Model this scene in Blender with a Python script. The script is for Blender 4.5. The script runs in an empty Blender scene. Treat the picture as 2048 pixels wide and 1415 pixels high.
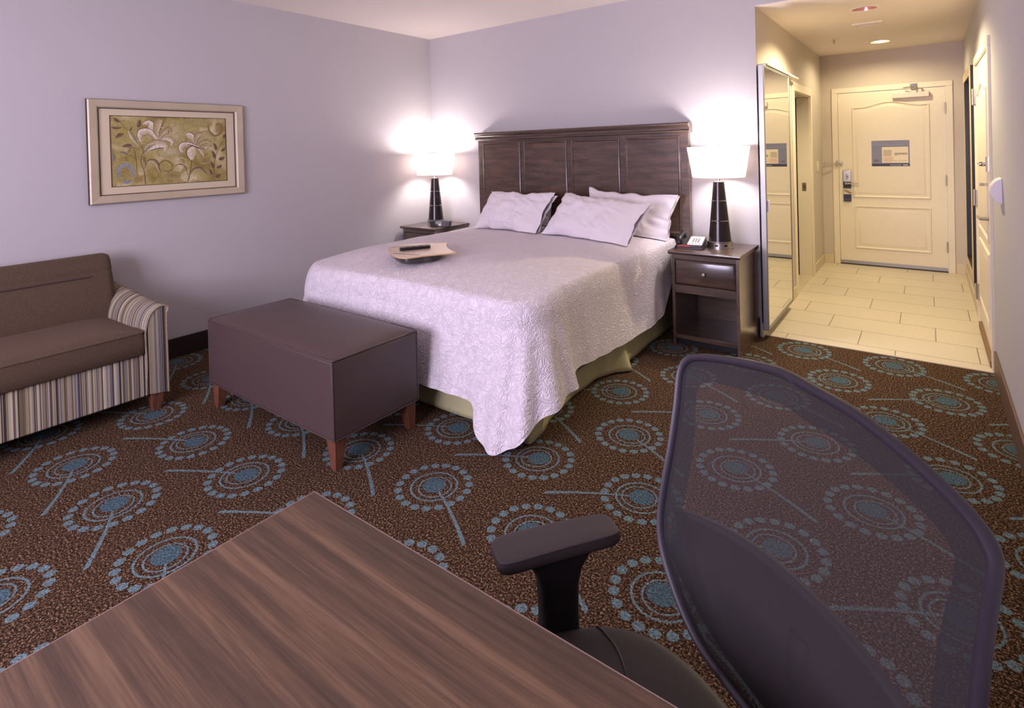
import bpy, bmesh, math, random
from mathutils import Vector, Matrix, noise
from mathutils.bvhtree import BVHTree
random.seed(7)
D = bpy.data
SC = bpy.context.scene
COL = SC.collection
R = math.radians
PI = math.pi
# ---------------------------------------------------------------- camera
cam_d = D.cameras.new('camera'); cam = D.objects.new('camera', cam_d); COL.objects.link(cam); SC.camera = cam
ya, pi_, ro = R(36.875), R(-.5763), R(-1.5319)
fw = Vector((-math.sin(ya)*math.cos(pi_), math.cos(ya)*math.cos(pi_), math.sin(pi_)))
rt = Vector((math.cos(ya), math.sin(ya), 0)); up = rt.cross(fw)
r2 = rt*math.cos(ro)+up*math.sin(ro); u2 = -rt*math.sin(ro)+up*math.cos(ro)
cam.matrix_world = Matrix(((r2.x, u2.x, -fw.x, 4.4718), (r2.y, u2.y, -fw.y, -4.4655), (r2.z, u2.z, -fw.z, 1.468), (0, 0, 0, 1)))
cam_d.sensor_width = 36; cam_d.lens = 1106.9/2048*36; cam_d.shift_y = -396.9/2048
cam_d.clip_start = .02
# ---------------------------------------------------------------- world, exposure, big lights
SC.view_settings.view_transform = 'Standard'; SC.view_settings.look = 'None'
SC.view_settings.gamma = 1; SC.view_settings.exposure = 0.25; SC.view_settings.use_curve_mapping = False
w = D.worlds.new('world'); SC.world = w; w.use_nodes = True
w.node_tree.nodes['Background'].inputs[0].default_value = (.85, .82, 1.0, 1); w.node_tree.nodes['Background'].inputs[1].default_value = .8
def light(name, kind, loc, power, color, **k):
    l = D.lights.new(name, kind); l.energy = power; l.color = color
    for a, b in k.items(): setattr(l, a, b)
    o = D.objects.new(name, l); COL.objects.link(o); o.location = loc
    return o
LAMP_W, WIN_W, CAN_W, CAN2_W = 36, 205, 128, 60
wl = light('daylight', 'AREA', (2.55, -6.22, 1.55), WIN_W, (.85, .74, 1.0), shape='RECTANGLE', size=2.2, size_y=1.5)
wl.rotation_euler = (R(90), 0, 0)      # the daylight that falls in through the window behind the viewer
SC.cycles.use_denoising = True
SC.cycles.max_bounces = 10; SC.cycles.diffuse_bounces = 6; SC.cycles.transparent_max_bounces = 12
SC.cycles.sample_clamp_indirect = 6
SC.cycles.caustics_reflective = False; SC.cycles.caustics_refractive = False

XH, XR, LF, HB, HH = 3.45, 4.794, 3.19, 2.736, 2.5     # hall left wall, right wall, hall depth, ceilings
NZ = .70
# ---------------------------------------------------------------- node helpers
class S:
    """a socket (or number) with operators, so that shader maths reads as maths"""
    def __init__(s, nt, v): s.nt = nt; s.v = v
    def op(s, o, *a):
        n = s.nt.nodes.new('ShaderNodeMath'); n.operation = o
        for i, x in enumerate((s,)+a):
            x = x.v if isinstance(x, S) else x
            if isinstance(x, (int, float)): n.inputs[i].default_value = x
            else: s.nt.links.new(x, n.inputs[i])
        return S(s.nt, n.outputs[0])
    def __add__(s, b): return s.op('ADD', b)
    def __sub__(s, b): return s.op('SUBTRACT', b)
    def __mul__(s, b): return s.op('MULTIPLY', b)
    def __truediv__(s, b): return s.op('DIVIDE', b)
    def __rsub__(s, b): return S(s.nt, b).op('SUBTRACT', s)
    def floor(s): return s.op('FLOOR')
    def abs(s): return s.op('ABSOLUTE')
    def lt(s, b): return s.op('LESS_THAN', b)
    def gt(s, b): return s.op('GREATER_THAN', b)
    def mn(s, b): return s.op('MINIMUM', b)
    def mx(s, b): return s.op('MAXIMUM', b)
    def sqrt(s): return s.op('SQRT')
def lin(c):
    return tuple(((x/255)/12.92 if x/255 <= .04045 else (((x/255)+.055)/1.055)**2.4) for x in c)+(1,)
def new_mat(name):
    m = D.materials.new(name); m.use_nodes = True
    return m, m.node_tree, m.node_tree.nodes['Principled BSDF']
def tex(nt, kind, scale, coord='Object', stretch=(1, 1, 1), **k):
    tc = nt.nodes.new('ShaderNodeTexCoord'); mp = nt.nodes.new('ShaderNodeMapping'); mp.inputs['Scale'].default_value = stretch
    nt.links.new(tc.outputs[coord], mp.inputs[0])
    t = nt.nodes.new('ShaderNodeTex'+kind)
    if 'Scale' in t.inputs: t.inputs['Scale'].default_value = scale
    for a, b in k.items():
        if a in t.inputs: t.inputs[a].default_value = b
        else: setattr(t, a, b)
    nt.links.new(mp.outputs[0], t.inputs['Vector'])
    return t
def ramp(nt, sock, stops, interp='LINEAR'):
    r = nt.nodes.new('ShaderNodeValToRGB'); nt.links.new(sock, r.inputs[0]); r.color_ramp.interpolation = interp
    e = r.color_ramp.elements
    while len(e) < len(stops): e.new(.5)
    for i, (p, c) in enumerate(stops): e[i].position = p; e[i].color = c if len(c) == 4 else tuple(c)+(1,)
    return r.outputs[0]
def mix(nt, f, a, b):
    n = nt.nodes.new('ShaderNodeMix'); n.data_type = 'RGBA'
    for i, x in ((0, f), (6, a), (7, b)):
        x = x.v if isinstance(x, S) else x
        if isinstance(x, (int, float, tuple)): n.inputs[i].default_value = x
        else: nt.links.new(x, n.inputs[i])
    return n.outputs[2]
def bump(nt, b, h, strength=.3, dist=.005):
    n = nt.nodes.new('ShaderNodeBump'); n.inputs['Strength'].default_value = strength; n.inputs['Distance'].default_value = dist
    nt.links.new(h.v if isinstance(h, S) else h, n.inputs['Height']); nt.links.new(n.outputs[0], b.inputs['Normal'])
def M(name, col, rough=.5, metal=0, grain=0, gscale=60, bmp=0, spec=.5, stretch=(1, 1, 1), emit=0, bdist=.002):
    """plain procedural material; grain varies the colour a little with noise"""
    m, nt, b = new_mat(name); c = lin(col)
    b.inputs['Base Color'].default_value = c; b.inputs['Roughness'].default_value = rough; b.inputs['Metallic'].default_value = metal
    b.inputs['Specular IOR Level'].default_value = spec
    if grain or bmp:
        t = tex(nt, 'Noise', gscale, stretch=stretch, Detail=5)
        if grain:
            lo = tuple(x*(1-grain) for x in c[:3])+(1,); hi = tuple(min(1, x*(1+grain)) for x in c[:3])+(1,)
            nt.links.new(ramp(nt, t.outputs[0], [(.3, lo), (.7, hi)]), b.inputs['Base Color'])
        if bmp: bump(nt, b, t.outputs[0], bmp, bdist)
    if emit:
        b.inputs['Emission Color'].default_value = c; b.inputs['Emission Strength'].default_value = emit
    return m
# ---------------------------------------------------------------- materials
def carpet_material():
    m, nt, b = new_mat('patterned_carpet')
    g = nt.nodes.new('ShaderNodeNewGeometry'); sx = nt.nodes.new('ShaderNodeSeparateXYZ')
    nz = tex(nt, 'Noise', 160, Detail=2); sn = nt.nodes.new('ShaderNodeSeparateColor'); nt.links.new(nz.outputs['Color'], sn.inputs[0])
    nt.links.new(g.outputs['Position'], sx.inputs[0])
    x = S(nt, sx.outputs[0]) + (S(nt, sn.outputs[0]) - .5)*.010
    y = S(nt, sx.outputs[1]) + (S(nt, sn.outputs[1]) - .5)*.010
    RW, CW = .4362, .5215
    yy = (y + 2.755)/RW; row = (yy + .5).floor(); v = (yy - row)*RW
    par = (row/2 - (row/2).floor())*2                       # 0 on even rows, 1 on odd ones
    xx = (x - 2.712 - par*CW*.5)/CW; u = (xx - (xx+.5).floor())*CW
    sg = 1 - par*2; u = u*sg                                 # stems lean one way on even rows, the other on odd ones
    def rad(du, dv): return ((u-du)*(u-du)+(v-dv)*(v-dv)).sqrt()
    r = rad(0, 0)
    disc = r.lt(.051)
    ring1 = (rad(.010, -.006)-.071).abs().lt(.0035)
    ring2 = (rad(.004, -.004)-.101).abs().lt(.0045)
    ang = (v+.002).op('ARCTAN2', u)
    k = ang*(19/(2*PI)); dth = (k-(k+.5).floor())*(2*PI/19*.155)
    rr = rad(0, -.002)-.155
    dots = (dth*dth*.9+rr*rr*1.1).sqrt().lt(.0185)
    def stem(off):
        U = u+off
        t = (U/.355).mx(0).mn(1)
        vy = (t*(-.150)) - (t*t)*.052
        return (((v-vy).abs()-.004-t*.0065).lt(0)) * U.gt(.035) * U.lt(.355)
    mask = disc.mx(ring1).mx(ring2).mx(dots).mx(stem(0)).mx(stem(CW))
    yarn = tex(nt, 'Noise', 125, Detail=3, Roughness=.85)
    yarn2 = tex(nt, 'Noise', 3.0, Detail=2)
    brown = ramp(nt, yarn.outputs[0], [(.37, lin((16, 11, 8))), (.47, lin((48, 35, 26))), (.55, lin((88, 67, 50))), (.65, lin((188, 156, 122)))])
    blue = ramp(nt, yarn.outputs[0], [(.34, lin((50, 68, 74))), (.5, lin((96, 120, 124))), (.66, lin((150, 172, 172)))])
    dkblue = ramp(nt, yarn.outputs[0], [(.34, lin((36, 54, 62))), (.5, lin((68, 92, 100))), (.66, lin((116, 142, 148)))])
    bl = mix(nt, disc, blue, dkblue)
    c = mix(nt, mask, brown, bl)
    c2 = mix(nt, S(nt, yarn2.outputs[0])*.08, c, lin((96, 68, 50)))
    nt.links.new(c2, b.inputs['Base Color']); b.inputs['Roughness'].default_value = 1; b.inputs['Specular IOR Level'].default_value = .05
    bump(nt, b, S(nt, yarn.outputs[0])+mask*.15, .8, .008)
    return m
def tile_material():
    m, nt, b = new_mat('cream_floor_tile')
    g = nt.nodes.new('ShaderNodeNewGeometry'); sx = nt.nodes.new('ShaderNodeSeparateXYZ'); nt.links.new(g.outputs['Position'], sx.inputs[0])
    x, y = S(nt, sx.outputs[0]), S(nt, sx.outputs[1])
    RW, CW = .3535, .679
    yy = (y-.185)/RW; row = yy.floor(); fy = ((yy-row)-.5).abs()
    xx = (x-4.275+row*(.679/3)+.226)/CW; col = xx.floor(); fx = ((xx-col)-.5).abs()
    gr = fy.gt(.5-.0032/RW).mx(fx.gt(.5-.0032/CW))
    n = tex(nt, 'Noise', 220, Detail=4); wn = nt.nodes.new('ShaderNodeTexWhiteNoise'); wn.noise_dimensions = '1D'
    nt.links.new((row*7.13+col*3.7).v, wn.inputs['W'])
    t = ramp(nt, n.outputs[0], [(.35, lin((190, 180, 158))), (.65, lin((232, 222, 200)))])
    t = mix(nt, S(nt, wn.outputs[0])*.12, t, lin((196, 182, 156)))
    c = mix(nt, gr, t, lin((132, 118, 98)))
    nt.links.new(c, b.inputs['Base Color']); b.inputs['Roughness'].default_value = .38
    bump(nt, b, (1-gr)*.4+S(nt, n.outputs[0])*.06, .3, .003)
    return m
def wood(name, dark, mid, light_, rough=.35, scale=2.2, stretch=(1, 12, 12), spec=.5, rings=0, coat=0):
    m, nt, b = new_mat(name)
    t = tex(nt, 'Noise', scale, stretch=stretch, Detail=8, Roughness=.62, Distortion=.6 if rings else .3)
    t2 = tex(nt, 'Noise', scale*9, stretch=stretch, Detail=4)
    h = S(nt, t.outputs[0])*.75+S(nt, t2.outputs[0])*.25
    nt.links.new(ramp(nt, h.v, [(.36, lin(dark)), (.5, lin(mid)), (.64, lin(light_))]), b.inputs['Base Color'])
    b.inputs['Roughness'].default_value = rough; b.inputs['Specular IOR Level'].default_value = spec
    bump(nt, b, h, .06, .002)
    if coat: b.inputs['Coat Weight'].default_value = coat; b.inputs['Coat Roughness'].default_value = .16; b.inputs['Coat IOR'].default_value = 1.6
    return m
def stripes(name, axis):
    m, nt, b = new_mat(name)
    g = nt.nodes.new('ShaderNodeTexCoord'); sx = nt.nodes.new('ShaderNodeSeparateXYZ'); nt.links.new(g.outputs['Object'], sx.inputs[0])
    a = S(nt, sx.outputs[axis])
    wn = nt.nodes.new('ShaderNodeTexWhiteNoise'); wn.noise_dimensions = '1D'; nt.links.new(((a*118).floor()+.31).v, wn.inputs['W'])
    wn2 = nt.nodes.new('ShaderNodeTexWhiteNoise'); wn2.noise_dimensions = '1D'; nt.links.new(((a*330).floor()+.7).v, wn2.inputs['W'])
    cs = [(176, 166, 142), (112, 98, 92), (150, 140, 110), (66, 54, 50), (190, 180, 156), (128, 116, 84), (118, 118, 120), (160, 150, 128), (84, 72, 74), (172, 162, 140), (104, 92, 66)]
    c = ramp(nt, wn.outputs[0], [(i/len(cs), lin(k)) for i, k in enumerate(cs)], 'CONSTANT')
    c = mix(nt, S(nt, wn2.outputs[0]).gt(.78)*.65, c, lin((70, 58, 60)))
    c = mix(nt, S(nt, wn2.outputs[0]).lt(.2)*.5, c, lin((196, 188, 166)))
    t = tex(nt, 'Noise', 500, Detail=2)
    nt.links.new(c, b.inputs['Base Color']); b.inputs['Roughness'].default_value = .9; b.inputs['Specular IOR Level'].default_value = .1
    bump(nt, b, t.outputs[0], .25, .002)
    return m
def quilt_material():
    m, nt, b = new_mat('white_quilted_bedspread')
    t = tex(nt, 'Noise', 19, Detail=1.5, Roughness=.5, Distortion=1.2)
    h = S(nt, t.outputs[0])*52; l = (h.op('SINE')*.5+.5).op('POWER', 1.3)
    t2 = tex(nt, 'Noise', 90, Detail=2)
    b.inputs['Base Color'].default_value = lin((224, 217, 220)); b.inputs['Roughness'].default_value = .85; b.inputs['Specular IOR Level'].default_value = .15
    b.inputs['Sheen Weight'].default_value = .15
    bump(nt, b, l*.8+S(nt, t2.outputs[0])*.4, .62, .007)
    return m
def mesh_fabric(name, opacity, col):
    m, nt, b = new_mat(name)
    b.inputs['Base Color'].default_value = lin(col); b.inputs['Roughness'].default_value = .8
    t = tex(nt, 'Noise', 420, Detail=1)
    tr = nt.nodes.new('ShaderNodeBsdfTransparent'); mx = nt.nodes.new('ShaderNodeMixShader')
    f = (S(nt, t.outputs[0])-.5)*.12+opacity
    nt.links.new(f.v, mx.inputs[0]); nt.links.new(tr.outputs[0], mx.inputs[1]); nt.links.new(b.outputs[0], mx.inputs[2])
    nt.links.new(mx.outputs[0], nt.nodes['Material Output'].inputs[0])
    return m
def shade_material():
    m, nt, b = new_mat('white_lamp_shade')
    b.inputs['Base Color'].default_value = lin((250, 242, 236)); b.inputs['Roughness'].default_value = .9
    tl = nt.nodes.new('ShaderNodeBsdfTranslucent'); tl.inputs[0].default_value = lin((255, 248, 244)); mx = nt.nodes.new('ShaderNodeMixShader'); mx.inputs[0].default_value = .85
    nt.links.new(b.outputs[0], mx.inputs[1]); nt.links.new(tl.outputs[0], mx.inputs[2]); nt.links.new(mx.outputs[0], nt.nodes['Material Output'].inputs[0])
    return m
def attr_material(name, rough=.6):
    m, nt, b = new_mat(name)
    a = nt.nodes.new('ShaderNodeVertexColor'); a.layer_name = 'Col'
    n = tex(nt, 'Noise', 90, Detail=4)
    f = ramp(nt, n.outputs[0], [(.3, (.72, .72, .72)), (.7, (1.1, 1.1, 1.1))])
    mm = nt.nodes.new('ShaderNodeMix'); mm.data_type = 'RGBA'; mm.blend_type = 'MULTIPLY'; mm.inputs[0].default_value = 1
    nt.links.new(a.outputs[0], mm.inputs[6]); nt.links.new(f, mm.inputs[7]); nt.links.new(mm.outputs[2], b.inputs['Base Color'])
    b.inputs['Roughness'].default_value = rough
    return m
def art_ground():
    m, nt, b = new_mat('olive_painted_ground')
    big = tex(nt, 'Noise', 5.5, Detail=4, Roughness=.6); fine = tex(nt, 'Noise', 60, Detail=6, Roughness=.7); b2 = tex(nt, 'Noise', 9, Detail=3, Distortion=.5)
    c = ramp(nt, (S(nt, big.outputs[0])*.8+S(nt, fine.outputs[0])*.2).v, [(.36, lin((128, 112, 58))), (.46, lin((162, 148, 84))), (.54, lin((176, 164, 110))), (.66, lin((208, 198, 158)))])
    c = mix(nt, ramp(nt, b2.outputs[0], [(.56, (0, 0, 0)), (.66, (.7, .7, .7))]), c, lin((140, 108, 52)))
    nt.links.new(c, b.inputs['Base Color']); b.inputs['Roughness'].default_value = .45
    return m
def mirror_material():
    m, nt, b = new_mat('mirror_glass')
    b.inputs['Base Color'].default_value = (.86, .88, .84, 1); b.inputs['Metallic'].default_value = 1; b.inputs['Roughness'].default_value = .015
    return m
def pane_material():
    m, nt, b = new_mat('window_glass')
    tr = nt.nodes.new('ShaderNodeBsdfTransparent'); gl = nt.nodes.new('ShaderNodeBsdfGlossy'); gl.inputs['Roughness'].default_value = .02
    mx = nt.nodes.new('ShaderNodeMixShader'); mx.inputs[0].default_value = .06
    nt.links.new(tr.outputs[0], mx.inputs[1]); nt.links.new(gl.outputs[0], mx.inputs[2]); nt.links.new(mx.outputs[0], nt.nodes['Material Output'].inputs[0])
    return m
m_carpet, m_tile = carpet_material(), tile_material()
m_wall = M('lavender_grey_vinyl_wall', (188, 185, 185), .75, grain=.04, gscale=260, bmp=.12, spec=.2)
m_hallwall = M('cream_grey_wall', (196, 186, 176), .75, grain=.03, gscale=260, bmp=.1, spec=.2)
m_ceil = M('ceiling_paint', (228, 218, 210), .9, grain=.02, gscale=300, bmp=.1, spec=.1)
m_white = M('cream_door_paint', (224, 214, 196), .42, grain=.015, gscale=30)
m_trimtile = M('cream_tile_base', (206, 192, 166), .45, grain=.03)
m_base = M('dark_brown_vinyl_base', (44, 34, 32), .4)
m_base2 = M('brown_wood_base', (96, 70, 58), .5, grain=.1)
m_hwood = wood('dark_walnut_stained_wood', (52, 39, 32), (74, 56, 45), (94, 73, 58), .36, 3, (1, 9, 9), coat=.7)
m_hwoodz = wood('dark_walnut_stained_panel', (54, 40, 32), (78, 58, 46), (100, 76, 60), .34, 3, (1, 1, 7), coat=.7)
m_nsside = wood('lacquered_side_panel', (64, 47, 38), (86, 64, 50), (104, 80, 62), .3, 3, (1, 1, 7), coat=1)
m_nsside.node_tree.nodes['Principled BSDF'].inputs['Coat IOR'].default_value = 2.0; m_nsside.node_tree.nodes['Principled BSDF'].inputs['Coat Roughness'].default_value = .24
m_desk = wood('walnut_desk_laminate', (60, 46, 34), (88, 67, 50), (118, 92, 68), .45, 1.9, (.6, 17, 17))
m_deskedge = M('grey_brown_edge_band', (150, 126, 118), .45)
m_legwood = wood('reddish_brown_leg_wood', (86, 50, 38), (106, 64, 48), (124, 80, 60), .4, 6, (10, 10, 1))
m_leather = M('aubergine_brown_vinyl', (74, 59, 57), .42, grain=.06, gscale=300, bmp=.12)
m_sofa = M('brown_sofa_velour', (84, 69, 55), .88, grain=.3, gscale=240, bmp=.5, spec=.15)
m_stripe_y, m_stripe_x = stripes('striped_upholstery', 1), stripes('striped_arm_upholstery', 0)
m_piping = M('speckled_piping', (136, 124, 108), .8, grain=.6, gscale=260)
m_quilt = quilt_material()
m_linen = M('white_bed_linen', (226, 221, 223), .85, grain=.015, gscale=20, bmp=.12, spec=.15, bdist=.004)
m_skirt = M('sage_green_bed_skirt', (178, 174, 132), .85, grain=.10, gscale=90, bmp=.3, stretch=(4, 4, .25), spec=.15)
m_box = M('grey_box_spring_fabric', (120, 112, 104), .9, grain=.08)
m_steel = M('brushed_nickel', (190, 184, 174), .28, 1, grain=.06, gscale=200, stretch=(1, 1, 12))
m_chrome = M('polished_chrome', (214, 208, 200), .12, 1)
m_alu = M('satin_aluminium', (158, 158, 156), .42, .9)
m_black = M('matt_black_plastic', (24, 22, 24), .45, grain=.1)
m_dkgrey = M('dark_grey_plastic', (58, 54, 54), .38, grain=.08)
m_lampbody = M('dark_bronze_lacquer', (46, 37, 34), .2, .3)
m_shade = shade_material()
m_bulb = M('lit_bulb_glass', (255, 244, 236), .5, emit=14)
m_glow = M('lit_downlight_lens', (255, 236, 196), .5, emit=9)
m_copper = M('pinkish_reflector_metal', (226, 176, 166), .32, .8)
m_frame = M('champagne_picture_frame', (190, 178, 152), .42, .15, grain=.06, gscale=8)
m_mat = M('cream_picture_mount', (206, 194, 164), .8)
m_darkline = M('dark_frame_edge', (64, 44, 44), .6)
m_ground, m_paint = art_ground(), attr_material('flower_paint')
m_mirror, m_pane = mirror_material(), pane_material()
m_chairmesh = mesh_fabric('black_chair_mesh', .54, (44, 38, 38))
m_chairhem = mesh_fabric('doubled_chair_mesh_hem', .86, (20, 17, 19))
m_chairframe = M('plum_black_chair_plastic', (42, 36, 45), .42, grain=.06, gscale=300, bmp=.05)
m_chairblack = M('black_soft_arm_plastic', (29, 25, 27), .5, grain=.08, gscale=400, bmp=.06)
m_armtop = M('soft_grey_arm_pad', (58, 50, 49), .55, grain=.1, gscale=500, bmp=.08)
m_chairseat = M('black_brown_seat_leather', (44, 36, 35), .48, grain=.08, gscale=220, bmp=.08)
m_bluesign = M('blue_grey_sign', (122, 122, 146), .4)
m_navy = M('navy_print', (46, 50, 76), .45)
m_paper = M('cream_paper', (226, 214, 196), .7)
m_ink = M('dark_ink', (70, 62, 62), .8)
m_redink = M('pale_red_ink', (196, 150, 140), .8)
m_greyink = M('soft_grey_ink', (150, 138, 126), .8)
m_lightink = M('white_ink', (232, 230, 232), .6)
m_maple = M('light_beech_laminate', (206, 184, 160), .32, grain=.05, gscale=14, stretch=(1, 9, 9))
m_beech_edge = M('beech_ply_edge', (198, 164, 118), .5)
m_whiteplastic = M('white_plastic', (226, 220, 224), .35)
m_ivory = M('ivory_plastic', (222, 212, 180), .4)
m_red = M('red_plastic', (180, 58, 44), .4)
m_screen = M('grey_lcd', (150, 152, 138), .25)
m_sweep = M('brown_rubber_sweep', (128, 100, 70), .6)
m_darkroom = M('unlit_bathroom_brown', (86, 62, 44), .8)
m_sofa.node_tree.nodes['Principled BSDF'].inputs['Sheen Weight'].default_value = .12; m_sofa.node_tree.nodes['Principled BSDF'].inputs['Sheen Tint'].default_value = (.75, .52, .40, 1)
m_hand = M('hand_photo_tone', (150, 112, 88), .6)
# ---------------------------------------------------------------- mesh helpers
def thing(name, label=None, cat=None, loc=(0, 0, 0), rz=0, group=None, kind=None):
    o = D.objects.new(name, None); COL.objects.link(o); o.location = loc; o.rotation_euler = (0, 0, rz); o.empty_display_size = .05
    tag(o, label, cat, group, kind); return o
def tag(o, label=None, cat=None, group=None, kind=None):
    for k, v in (('label', label), ('category', cat), ('group', group), ('kind', kind)):
        if v: o[k] = v
    return o
def rootof(p):
    while p.parent: p = p.parent
    return p
def obj(name, bm, mat, parent=None, local=False, smooth=30, bevel=0, seg=2, label=None, subsurf=0, loc=None):
    """link a bmesh as one object. Built in world coordinates unless local; moved into the frame of its thing."""
    me = D.meshes.new(name); bmesh.ops.recalc_face_normals(bm, faces=bm.faces); bm.to_mesh(me); bm.free()
    mats = mat if isinstance(mat, (list, tuple)) else [mat]
    for k in mats: me.materials.append(k)
    if parent and not local:
        r = rootof(parent)
        if r.type == 'EMPTY' or r.location.length:
            inv = (Matrix.Translation(r.location) @ Matrix.Rotation(r.rotation_euler.z, 4, 'Z')).inverted(); me.transform(inv)
    if smooth:
        for p in me.polygons: p.use_smooth = True
        me.set_sharp_from_angle(angle=R(smooth))
    o = D.objects.new(name, me); COL.objects.link(o)
    if parent: o.parent = parent
    if loc is not None: me.transform(Matrix.Translation(-Vector(loc))); o.location = loc
    if bevel:
        b = o.modifiers.new('bevel', 'BEVEL'); b.width = bevel; b.segments = seg; b.limit_method = 'ANGLE'; b.angle_limit = R(40)
    if subsurf:
        s = o.modifiers.new('subsurf', 'SUBSURF'); s.levels = s.render_levels = subsurf
    if label: o['label'] = label
    return o
def copy_tree(o, parent=None):
    c = o.copy(); COL.objects.link(c); c.parent = parent
    for ch in list(o.children): copy_tree(ch, c)
    return c
B = bmesh.new
def hexa(bm, p, mi=0):
    v = [bm.verts.new(q) for q in p]
    for f in ((0, 3, 2, 1), (4, 5, 6, 7), (0, 1, 5, 4), (1, 2, 6, 5), (2, 3, 7, 6), (3, 0, 4, 7)):
        bm.faces.new([v[i] for i in f]).material_index = mi
def bx(bm, x0, x1, y0, y1, z0, z1, mi=0):
    hexa(bm, [(x0, y0, z0), (x1, y0, z0), (x1, y1, z0), (x0, y1, z0), (x0, y0, z1), (x1, y0, z1), (x1, y1, z1), (x0, y1, z1)], mi); return bm
def box(*a): return bx(B(), *a)
def taper(bm, x0, x1, y0, y1, z0, z1, dx0=0, dx1=0, dy0=0, dy1=0):
    """box whose bottom face is drawn in by d.. on each side"""
    hexa(bm, [(x0+dx0, y0+dy0, z0), (x1-dx1, y0+dy0, z0), (x1-dx1, y1-dy1, z0), (x0+dx0, y1-dy1, z0), (x0, y0, z1), (x1, y0, z1), (x1, y1, z1), (x0, y1, z1)]); return bm
def lathe(bm, prof, c=(0, 0, 0), n=40, axis='z', cap=True, sx=1, sy=1):
    rings = []
    for r, h in prof:
        ring = []
        for i in range(n):
            a = 2*PI*i/n; p = (r*math.cos(a)*sx, r*math.sin(a)*sy, h)
            if axis == 'x': p = (h, p[0], p[1])
            if axis == 'y': p = (p[0], h, p[1])
            ring.append(bm.verts.new((p[0]+c[0], p[1]+c[1], p[2]+c[2])))
        rings.append(ring)
    for a, b in zip(rings, rings[1:]):
        for i in range(n): bm.faces.new((a[i], a[(i+1) % n], b[(i+1) % n], b[i]))
    if cap: bm.faces.new(rings[0]); bm.faces.new(rings[-1])
    return bm
def tube(bm, pts, r, n=10, cap=True, closed=False):
    pts = [Vector(p) for p in pts]; N = len(pts); rings = []; prev = None
    for i, p in enumerate(pts):
        a = pts[(i-1) % N] if (closed or i) else p; b = pts[(i+1) % N] if (closed or i < N-1) else p
        t = (b-a).normalized()
        if prev is None: nrm = t.orthogonal().normalized()
        else: nrm = (prev-t*prev.dot(t)).normalized()
        prev = nrm; bn = t.cross(nrm); rr = r[i] if isinstance(r, (list, tuple)) else r
        rings.append([bm.verts.new(p+(nrm*math.cos(2*PI*k/n)+bn*math.sin(2*PI*k/n))*rr) for k in range(n)])
    for i in range(N if closed else N-1):
        a, b = rings[i], rings[(i+1) % N]
        for k in range(n): bm.faces.new((a[k], a[(k+1) % n], b[(k+1) % n], b[k]))
    if cap and not closed: bm.faces.new(rings[0]); bm.faces.new(rings[-1])
    return bm
def prism(bm, poly, f0, f1, mi=0):
    """polygon of (a,b) pairs; f0 and f1 map a pair to the two end positions"""
    a = [bm.verts.new(f0(*p)) for p in poly]; b = [bm.verts.new(f1(*p)) for p in poly]; n = len(poly)
    for i in range(n): bm.faces.new((a[i], a[(i+1) % n], b[(i+1) % n], b[i])).material_index = mi
    bm.faces.new(a).material_index = mi; bm.faces.new(b).material_index = mi
    return bm
def rrect(x0, x1, y0, y1, r, n=6):
    out = []
    for cx, cy, a0 in ((x1-r, y1-r, 0), (x0+r, y1-r, 90), (x0+r, y0+r, 180), (x1-r, y0+r, 270)):
        for i in range(n+1): a = R(a0+90*i/n); out.append((cx+r*math.cos(a), cy+r*math.sin(a)))
    return out
def grid(bm, f, nu, nv, mi=0, wrap=False):
    """surface from f(u,v), u and v in 0..1"""
    V = [[bm.verts.new(f(i/nu, j/nv)) for j in range(nv+1)] for i in range(nu+1 if not wrap else nu)]
    for i in range(nu):
        for j in range(nv):
            a, b = V[i], V[(i+1) % len(V)]
            bm.faces.new((a[j], b[j], b[j+1], a[j+1])).material_index = mi
    return V
def spline(P, t, closed=False):
    """Catmull-Rom through tuples, t in 0..len-1"""
    n = len(P); i = min(int(t), n-2) if not closed else int(t) % n; f = t-int(t) if t < n-1 or closed else 1.0
    g = lambda k: P[k % n] if closed else P[max(0, min(n-1, k))]
    a, b, c, d = g(i-1), g(i), g(i+1), g(i+2)
    return tuple(.5*(2*b[k]+(c[k]-a[k])*f+(2*a[k]-5*b[k]+4*c[k]-d[k])*f*f+(3*b[k]-a[k]-3*c[k]+d[k])*f**3) for k in range(len(b)))
def text(name, body, size, mtx, mat, parent=None, extrude=.0005, bold=0, align='LEFT'):
    cu = D.curves.new(name, 'FONT'); cu.body = body; cu.size = size; cu.extrude = extrude; cu.offset = bold; cu.align_x = align; cu.resolution_u = 3
    t = D.objects.new(name+'_tmp', cu); COL.objects.link(t); bpy.context.view_layer.update()
    me = D.meshes.new_from_object(t.evaluated_get(bpy.context.evaluated_depsgraph_get())); D.objects.remove(t); D.curves.remove(cu)
    me.name = name; me.transform(mtx)
    if parent:
        r = rootof(parent); me.transform((Matrix.Translation(r.location) @ Matrix.Rotation(r.rotation_euler.z, 4, 'Z')).inverted())
    me.materials.clear(); me.materials.append(mat)
    o = D.objects.new(name, me); COL.objects.link(o); o.parent = parent
    return o
def struct(name, bm, mat, parent=None, **k):
    o = obj(name, bm, mat, parent, **k)
    if not parent: o['kind'] = 'structure'
    return o
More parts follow.
